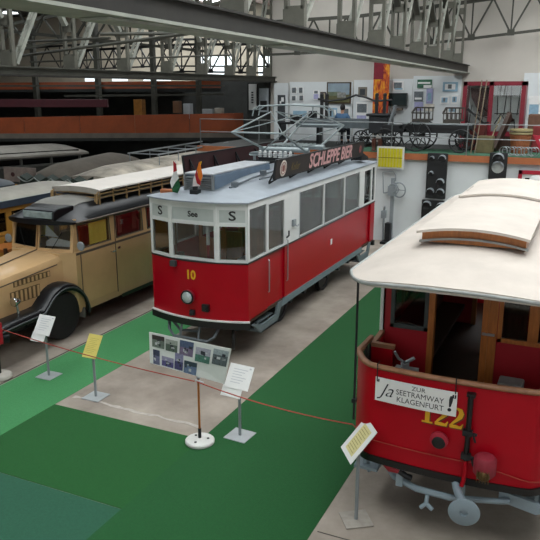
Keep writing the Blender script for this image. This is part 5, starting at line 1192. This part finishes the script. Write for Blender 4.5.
b = MB(); b.box(q0.x, q1.x, 24.15, 25.0, q1.z-.05, q0.z-.1); b.box(q0.x-.1, q1.x+.05, 24.1, 25.05, q0.z-.14, q0.z-.05); b.build('seat_box', M('seat_dark', '26292d', .6, var=.2), h, bevel=.03)
carriage_wheels(h, [(hx1-1.0, 24.15, .30), (hx1-1.0, 25.0, .30)])
for k, px_ in enumerate((374, 380)):
    q = onY(px_, 145, 22.75); b = MB(); b.lathe([(.05, 0), (.09, .02), (.06, .1), (.08, .25), (.07, .4), (.0, .42)], (q.x, 22.75, MZ+.012), n=12); tag(b.build('brown_jar', M('jar_brown', '5a3426', .4, var=.2), smooth=50), ['brown jar on the felt below the dark seat box, left of two', 'brown jar on the felt below the dark seat box, right of two'][k], 'jar')
# carriage parts behind the pantograph: low white seat unit
q = onY(300, 128, 25.6)
t = thing('desk', 'dark desk with equipment behind the pantograph', 'desk', (q.x, 25.7, MZ))
b = MB(); b.box(q.x-.9, q.x+.9, 25.4, 26.0, 3.7, 3.76); b.build('top', IRON, t)
for s in (-1, 1): MB().box(q.x+s*.8-.05, q.x+s*.8+.05, 25.45, 25.95, MZ, 3.7).build('leg', IRON, t)
for k, (dx, w_, hh, lab) in enumerate(((-.2, .4, .3, 'dark machine lump on the desk behind the pantograph'), (.5, .25, .45, 'upright dark box on the desk behind the pantograph'))):
    b = MB(); b.box(q.x+dx-w_/2, q.x+dx+w_/2, 25.5, 25.85, 3.76, 3.76+hh); b.cyl((q.x+dx, 25.5, 3.76+hh*.6), (q.x+dx, 25.44, 3.76+hh*.6), .08, n=12); tag(b.build('machine', IRON, bevel=.03), lab, 'machine')
# red framed display case
ca, cb = onY(463.5, 83, 25.4), onY(527, 79.5, 25.4)
RF = M('case_red', '7d1428', .45, var=.1, scale=3)
dc = thing('display_case', 'large dark red framed display case with two glass panes', 'display case', ((ca.x+cb.x)/2, 25.6, MZ))
zt = ca.z+.05; zb_ = 3.55; xm = ca.x+(cb.x-ca.x)*.46
b = MB()
for x in (ca.x, cb.x-.14): b.box(x, x+.14, 25.4, 26.1, MZ, zt)
b.box(xm-.07, xm+.07, 25.4, 25.5, zb_, zt); b.box(ca.x, cb.x, 25.4, 26.1, zt-.14, zt); b.box(ca.x, cb.x, 25.4, 26.1, zb_-.1, zb_+.04); b.build('frame', RF, dc)
MB().box(ca.x+.1, cb.x-.1, 26.02, 26.08, zb_, zt-.1).build('back_panel', WHITE, dc)
MB().box(ca.x+.1, cb.x-.1, 25.42, 26.05, MZ, zb_-.1).build('plinth', WOODD, dc)
for a_, c_ in ((ca.x+.14, xm-.07), (xm+.07, cb.x-.14)): MB().box(a_, c_, 25.44, 25.448, zb_, zt-.1).build('pane', G_CLEAR, dc)
t = thing('iron_model', 'black iron lattice seat frame inside the right half of the red framed case', 'exhibit', (xm+.5, 25.7, zb_+.04))
b = MB()
for z in (zb_+.65, zb_+1.25): b.bar((xm+.1, 25.85, z), (cb.x-.2, 25.85, z), .03, .03)
for k in range(4): x = xm+.2+k*.22; b.bar((x, 25.85, zb_+.6), (x+(.06 if k % 2 else -.04), 25.85, zt-.16), .035, .03)
b.tube([(xm+.15, 25.7, zb_+.3), (xm+.35, 25.7, zb_+.65), (xm+.5, 25.7, zb_+.4), (xm+.8, 25.7, zb_+.42), (xm+.85, 25.7, zb_+.04)], .025, 6); b.tube([(xm+.5, 25.7, zb_+.4), (xm+.48, 25.7, zb_+.04)], .025, 6)
b.build('lattice', BLKW, t); b = MB(); b.sphere((xm+.65, 25.72, zb_+.44), .14, (1.2, .8, .5)); b.build('seat', WOODD, t, smooth=50)
t = thing('red_model', 'dark red slanted sledge side inside the left half of the red framed case', 'exhibit', (xm-.5, 25.75, zb_+.04))
b = MB(); b.prism([(ca.x+.2, zt-.2), (xm-.12, zt-.2), (xm-.12, zb_+.55), (xm-.35, zb_+.55), (ca.x+.25, zb_+1.2)], 'y', 25.75, 25.85); b.build('side', M('sledge_maroon', '4a1a1e', .6, var=.3, scale=3), t)
b = MB()
for k in range(4): b.bar((ca.x+.2+.22*k, 25.7, zb_+.04), (ca.x+.3+.22*k, 25.7, zb_+.95), .025, .025)
b.bar((ca.x+.18, 25.7, zb_+.25), (xm-.1, 25.7, zb_+.32), .03, .05); b.bar((ca.x+.18, 25.7, zb_+.7), (xm-.1, 25.7, zb_+.5), .025, .025); b.build('runner', BLKW, t)
# poles, crates, tubs
for i, (xa, ya, xb, yb) in enumerate(((471, 150, 482, 80), (475, 150, 487, 80))):
    p0, p1 = onY(xa, ya, 22.85), onY(xb, yb, 22.95); p0.z = MZ+.04
    tag(MB().tube([p0, p1], .017, 8).build('wooden_pole', M('pole_pale', '8a7a66', .7, var=.15)), ['grey wooden pole leaning before the red framed case, left of two', 'pale wooden pole leaning before the red framed case, right of two'][i], 'pole')
p0 = onY(504, 132, 24.2)
t = thing('tilted_chest', 'dark brown tilted chest lid leaning before the red framed case', 'chest', (p0.x, 24.2, MZ))
b = MB(); b.bar((p0.x-.25, 24.1, MZ+.06), (p0.x+.1, 24.6, 4.2), .5, .12, up=(1, 0, 0)); b.build('lid', WOODD, t); b = MB(); b.bar((p0.x-.5, 24.05, MZ+.05), (p0.x-.18, 24.55, 4.15), .03, .03); b.build('edge_strip', M('strip_sand', '9a8f70', .7), t)
p0 = onY(489, 138, 24.0); tag(MB().box(p0.x-.3, p0.x+.2, 23.4, 23.9, MZ+.012, 3.55).build('crate', M('crate_olive', '6a5f40', .7, var=.25, scale=5), bevel=.02), 'olive brown crate between the poles and the tilted chest', 'crate')
p0 = onY(478, 134, 24.6); tag(MB().box(p0.x-.35, p0.x+.25, 24.4, 24.9, MZ+.012, 3.85).build('crate', M('crate_red', '5a2018', .7, var=.25, scale=5), bevel=.02), 'dark red crate behind the leaning poles', 'crate')
p0 = onY(521, 133, 24.0)
t = thing('wooden_tub', 'orange brown wooden tub with pale rim right of the tilted chest', 'tub', (p0.x, 24.0, MZ))
b = MB(); b.lathe([(.26, .012), (.34, .6), (.3, .6), (.24, .05), (0, .05)], (p0.x, 24.0, MZ), n=20); b.build('tub', M('tub_orange', '9a5a38', .7, var=.25, scale=5, stretch=(6, 6, 1)), t, smooth=40)
b = MB()
for z in (.62, .72): b.lathe([(.0, z), (.36, z), (.36, z+.06), (0, z+.06)], (p0.x, 24.0, MZ), n=20)
b.build('rim_boards', M('tub_rim', 'a89a70', .7, var=.2), t)
p0 = onY(537, 134, 24.4); tag(MB().box(p0.x-.15, p0.x+.8, 24.45, 24.8, MZ+.012, 3.85).build('crate', M('crate_brightred', '7a2020', .6, var=.2), bevel=.02), 'red crate right of the wooden tub', 'crate')
p0 = onY(538, 120, 25.5); tag(MB().box(p0.x-.3, p0.x+.6, 25.3, 25.9, MZ, 4.2).build('wooden_box', M('box_brown', '6a4a38', .7, var=.2), bevel=.02), 'brown wooden box beside the blue and white poster', 'box')
for k in range(5):
    q = onY(504+k*7.2, 147, 22.9); b = MB(); R_ = .13
    b.ring((q.x, 22.85, MZ+.012+R_+.012), (0.3, 1, 0), R_, .013, 20, 6); b.ring((q.x+.07, 23.0, MZ+.012+R_+.012), (0.3, 1, 0), R_, .013, 20, 6); b.bar((q.x, 22.85, MZ+.2), (q.x+.07, 23.0, MZ+.2), .02, .02)
    tag(b.build('wire_hoop', STEEL, smooth=60), 'pair of small wire hoops in the row before the tilted chest', 'hoop', 'wire hoops before the chest')
# ---------------------------------------------------------------- things on the mezzanine front and lower wall
def lampboard(x0, y0, x1, y1, label, lamps, Y=22.36):
    a, b = onY(x0, y1, Y), onY(x1, y0, Y); t = thing('signal_board', label, 'signal board', ((a.x+b.x)/2, Y, a.z))
    MB().box(a.x, b.x, Y, Y+.08, a.z, b.z).build('board', M('board_black', '16181a', .5, var=.2), t, bevel=.02)
    for (u, v, r_, lit) in lamps:
        c = (a.x+(b.x-a.x)*u, Y, a.z+(b.z-a.z)*v)
        k = MB(); k.ring(c, (0, -1, 0), r_, .018, 18, 6); k.lathe([(r_, 0), (r_*.9, .02), (0, .03)], c, (0, -1, 0), 16); l = k.build('lamp', M('lamp_pale', 'b8bcba', .3) if lit else M('lamp_dark', '2a2d2f', .25), t, smooth=50)
        k = MB(); A, Bq = [], []
        for i in range(11):
            an = PI*i/10; A.append([(c[0]+r_*1.1*math.cos(an), Y-.0, c[2]+r_*1.1*math.sin(an)), (c[0]+r_*1.0*math.cos(an), Y-.16, c[2]+r_*.9*math.sin(an))]); Bq.append([(p[0], p[1], p[2]+.012) for p in A[-1]])
        k.solid(A, Bq); k.build('visor', GREYM, l)
    return t
lampboard(425, 153.5, 448, 198, 'tall black signal board with round lamps below the gallery edge', [(.25, .88, .07, 0), (.75, .88, .11, 0), (.25, .55, .07, 0), (.72, .36, .12, 0), (.25, .14, .12, 0), (.75, .14, .12, 0)])
lampboard(420.5, 201, 447, 224, 'black signal board below the tall one, half hidden by the tramway roof', [(.22, .78, .13, 0), (.78, .74, .14, 0)])
lampboard(487, 153, 508, 190, 'black signal board with a pale lamp right of the tall one', [(.5, .84, .16, 0), (.5, .62, .17, 1)])
# yellow striped board
a, b_ = onY(376.5, 168, 22.3), onY(404.5, 147, 22.3)
t = thing('striped_board', 'white framed board with bright yellow upright bars on the gallery edge', 'board', ((a.x+b_.x)/2, 22.3, a.z))
MB().box(a.x, b_.x, 22.3, 22.34, a.z, b_.z).build('backing', WHITE, t)
YB = M('bar_yellow', 'c9bd1c', .6, var=.06)
for k in range(8):
    w_ = (b_.x-a.x-.1)/8; x = a.x+.05+k*w_; MB().box(x+.008, x+w_-.008, 22.28, 22.3, a.z+.05, b_.z-.06).build('yellow_bar', YB, t)
MB().box(a.x+.05, b_.x-.05, 22.275, 22.282, (a.z+b_.z)/2-.015, (a.z+b_.z)/2+.01).build('cross_line', M('line_olive', '7a7420', .6), t)
# winch and rods on the lower wall
t = thing('barrier_winch', 'grey hand winch with crank wheel standing before the white lower wall', 'winch', (onY(392, 200, 22.3).x, 22.3, 0))
c = onY(399, 190, 22.25); b = MB(); b.ring(c, (.3, 1, 0), .24, .025, 24, 6); b.ring(c+Vector((-.2, -.05, .05)), (.3, 1, 0), .14, .02, 20, 6)
for k in range(3): an = k*2.09; b.bar(c, c+Vector((.22*math.cos(an), 0, .22*math.sin(an))), .025, .025)
b.build('crank_wheel', GREYM, t, smooth=50)
p0, p1 = onY(393, 178, 22.35), onY(391, 240, 22.35)
b = MB(); b.box(p0.x-.05, p0.x+.05, 22.3, 22.42, 0.05, p0.z); b.box(p0.x-.12, p0.x+.12, 22.2, 22.4, c.z-.2, c.z+.12); b.build('stand', GREYM, t)
b = MB(); a_ = onY(383, 172, 22.4); d_ = onY(396, 172, 22.4); e_ = onY(383.5, 193, 22.4); b.tube([(e_.x, 22.4, e_.z), (a_.x, 22.4, a_.z), (d_.x-.1, 22.4, d_.z+.02), (d_.x, 22.4, d_.z-.1), (d_.x, 22.4, d_.z-.3)], .02, 6); b.tube([(e_.x, 22.4, e_.z), (c.x, 22.35, c.z)], .02, 6); b.build('rod', GREYM, t)
f = onY(388, 222, 22.2); b = MB(); b.box(f.x-.08, f.x+.1, 22.1, 22.35, .0, .7); b.box(f.x-.2, f.x+.3, 22.0, 22.4, 0, .08); b.build('base', IRON, t); f = onY(383, 215, 22.2)
b = MB(); b.tube([(f.x, 22.3, .1), (f.x, 22.3, 1.0), (f.x+.05, 22.2, 1.25)], .035, 8); b.box(f.x-.06, f.x+.08, 22.15, 22.35, .85, 1.1); b.build('lever', GREYM, t)
# red framed board and warning triangle
a, b_ = onY(517, 190, 22.45), onY(560, 172, 22.45)
t = thing('framed_sign', 'red framed board with a dark dome shape on the lower wall', 'sign', ((a.x+b_.x)/2, 22.45, a.z)); fr = MB(); w_ = .11
fr.box(a.x, b_.x, 22.42, 22.5, b_.z-w_, b_.z); fr.box(a.x, b_.x, 22.42, 22.5, a.z, a.z+w_); fr.box(a.x, a.x+w_, 22.42, 22.5, a.z, b_.z); fr.box(b_.x-w_, b_.x, 22.42, 22.5, a.z, b_.z); fr.build('frame', M('sign_red', 'a81830', .5), t)
MB().box(a.x+.05, b_.x-.05, 22.46, 22.5, a.z+.05, b_.z-.05).build('panel', WHITE, t)
MB().box(a.x+.2, b_.x-.2, 22.45, 22.46, a.z+.1, b_.z-.22).build('dark_field', BLACK, t)
k = MB(); k.lathe([(.2, 0), (.15, .03), (0, .04)], ((a.x+a.x+1.0)/2+.02, 22.44, a.z+.3), (0, -1, 0), 18); k.build('dome', PAPER, t, smooth=50)
a, b_, c = onY(533, 135, 22.35), onY(560, 136.5, 22.35), onY(545, 161, 22.35)
t = thing('warning_triangle', 'red bordered white triangle sign hanging at the right edge of the photo', 'sign', (c.x, 22.35, c.z))
k = MB(); k.prism([(a.x, a.z), (b_.x, b_.z), (c.x, c.z)], 'y', 22.35, 22.38); k.build('border', M('sign_red', 'a81830'), t)
g = (a+b_+c)/3; k = MB(); k.prism([tuple((g+(q-g)*.55)[i] for i in (0, 2)) for q in (a, b_, c)], 'y', 22.335, 22.35); fld = k.build('white_field', PAPER, t)
k = MB(); k.lathe([(.08, 0), (.08, .01), (0, .01)], (g.x, 22.335, g.z), (0, -1, 0), 16); k.build('black_dot', BLACK, t)
# ---------------------------------------------------------------- the visitor
px0 = onY(342, 120, 25.45); PX, PY = px0.x, 25.45
pr = thing('person', 'person with short dark hair in a blue shirt facing the gallery wall', 'person', (PX, PY, MZ))
def skin(name, verts, edges, rad, mat, parent, root=0, sub=2):
    me = bpy.data.meshes.new(name); me.from_pydata(verts, edges, []); o = bpy.data.objects.new(name, me); C.objects.link(o)
    o.modifiers.new('skin', 'SKIN').use_smooth_shade = True; s_ = o.modifiers.new('sub', 'SUBSURF'); s_.levels = sub; s_.render_levels = sub
    for i, r_ in enumerate(rad): me.skin_vertices[0].data[i].radius = (r_, r_) if not isinstance(r_, tuple) else r_
    me.skin_vertices[0].data[root].use_root = True
    bpy.context.view_layer.update(); dg = bpy.context.evaluated_depsgraph_get()
    m2 = bpy.data.meshes.new_from_object(o.evaluated_get(dg)); bpy.data.objects.remove(o); m2.materials.clear(); m2.materials.append(mat)
    m2.polygons.foreach_set('use_smooth', [True]*len(m2.polygons))
    o2 = bpy.data.objects.new(name, m2); C.objects.link(o2); o2.parent = parent; return o2
SK = M('skin', 'b88a70', .5, var=.05)
J = [(0, 0, .60), (0, .01, .78), (0, .02, 1.02), (0, .02, 1.16), (0, .04, 1.25), (0, .05, 1.35),
     (-.19, .02, 1.08), (-.31, .05, .85), (-.20, .28, .80), (.19, .02, 1.08), (.31, .05, .85), (.18, .28, .80),
     (-.10, .02, .58), (-.13, .43, .57), (-.13, .40, .10), (-.14, .53, .04), (.10, .02, .58), (.13, .43, .57), (.13, .40, .10), (.14, .53, .04)]
Ed = [(0, 1), (1, 2), (2, 3), (3, 4), (4, 5), (2, 6), (6, 7), (7, 8), (2, 9), (9, 10), (10, 11), (0, 12), (12, 13), (13, 14), (14, 15), (0, 16), (16, 17), (17, 18), (18, 19)]
Rd = [(.13, .1), (.13, .1), (.14, .1), .05, .085, .07, .06, .042, .03, .06, .042, .03, .085, .058, .042, .035, .085, .058, .042, .035]
for s in (-1, 1):
    b0 = 8 if s < 0 else 11; w_ = J[b0]; k0 = len(J); J.append((w_[0]-s*.01*0, w_[1]+.07, w_[2])); Ed.append((b0, k0)); Rd.append((.036, .018))
    for i in range(5):
        dx = (-.03+.02*i) if i < 4 else -s*.04; L_ = (.07, .08, .085, .07, .05)[i] if i < 4 else .045
        m = len(J); J.append((w_[0]+dx, w_[1]+.07+(L_*.6 if i < 4 else .0), w_[2]+.0)); Ed.append((k0, m)); Rd.append(.009)
        J.append((w_[0]+dx*1.05, w_[1]+.07+(L_ if i < 4 else .03), w_[2]-.02)); Ed.append((m, m+1)); Rd.append(.007)
body = skin('body', J, Ed, Rd, SK, pr)
HZ = MZ+1.335
hd = MB(); hd.sphere((PX, PY+.06, HZ), .1, (.80, .98, 1.16)); hd.sphere((PX-.08, PY+.06, HZ-.02), .03, (.4, .7, 1.1), 8); hd.sphere((PX+.08, PY+.06, HZ-.02), .03, (.4, .7, 1.1), 8); hd.sphere((PX, PY+.16, HZ-.03), .018, (.8, 1, 1.3), 8); hd.build('head', SK, pr, smooth=60)
hb = MB(); hb.sphere((PX, PY+.035, HZ+.025), .112, (.86, .98, 1.1)); hb.build('hair', M('hair_dark', '1a1512', .6, var=.3, scale=30), pr, smooth=60)
fe = MB()
for s in (-1, 1): fe.sphere((PX+s*.032, PY+.15, HZ+.005), .012, n=8)
fe.build('eyes', BLACK, pr, smooth=60)
mo = MB(); mo.sphere((PX, PY+.15, HZ-.065), .016, (1.5, .5, .5), 8); mo.build('mouth', M('lips', '8a4a42', .5), pr, smooth=60)
sj = [(0, .0, .62), (0, .01, .78), (0, .02, 1.02), (0, .02, 1.13), (-.19, .02, 1.08), (-.31, .05, .86), (-.255, .165, .825), (.19, .02, 1.08), (.31, .05, .86), (.255, .165, .825)]
skin('shirt', sj, [(0, 1), (1, 2), (2, 3), (2, 4), (4, 5), (5, 6), (2, 7), (7, 8), (8, 9)], [(.175, .13), (.17, .13), (.185, .135), .065, .085, .066, .055, .085, .066, .055], M('shirt_blue', '4a6a8c', .85, var=.1, scale=10), pr)
tj = [(0, 0, .62), (-.10, .02, .575), (-.13, .43, .565), (-.13, .40, .13), (.10, .02, .575), (.13, .43, .565), (.13, .40, .13)]
skin('trousers', tj, [(0, 1), (1, 2), (2, 3), (0, 4), (4, 5), (5, 6)], [(.15, .115), .1, .08, .066, .1, .08, .066], M('trousers_dark', '20242c', .85, var=.1), pr)
sh_ = MB()
for s in (-1, 1): sh_.sphere((PX+s*.135, PY+.47, MZ+.05), .1, (.5, 1.35, .5), 12)
sh_.build('shoes', BLACK, pr, smooth=60)
st = thing('stool', 'dark stool under the person in the blue shirt', 'stool', (PX, PY, MZ))
b = MB(); b.cyl((PX, PY+.02, MZ+.44), (PX, PY+.02, MZ+.48), .17, n=24); b.build('seat', IRON, st, bevel=.01)
for k in range(4): a_ = k*PI/2+PI/4; MB().cyl((PX+.1*math.cos(a_), PY+.02+.1*math.sin(a_), MZ+.44), (PX+.16*math.cos(a_), PY+.02+.16*math.sin(a_), MZ), .014, n=8).build('leg', STEEL, st)
bpy.data.objects['person'].location.z = MZ
# ================================================================ light and view
w = bpy.data.worlds.new('world'); bpy.context.scene.world = w; w.use_nodes = True
w.node_tree.nodes['Background'].inputs[0].default_value = (.8, .88, .95, 1); w.node_tree.nodes['Background'].inputs[1].default_value = .03
sc = bpy.context.scene
sc.view_settings.view_transform = 'Standard'; sc.view_settings.look = 'None'; sc.view_settings.gamma = 1; sc.view_settings.use_curve_mapping = False
sc.view_settings.exposure = EXPO
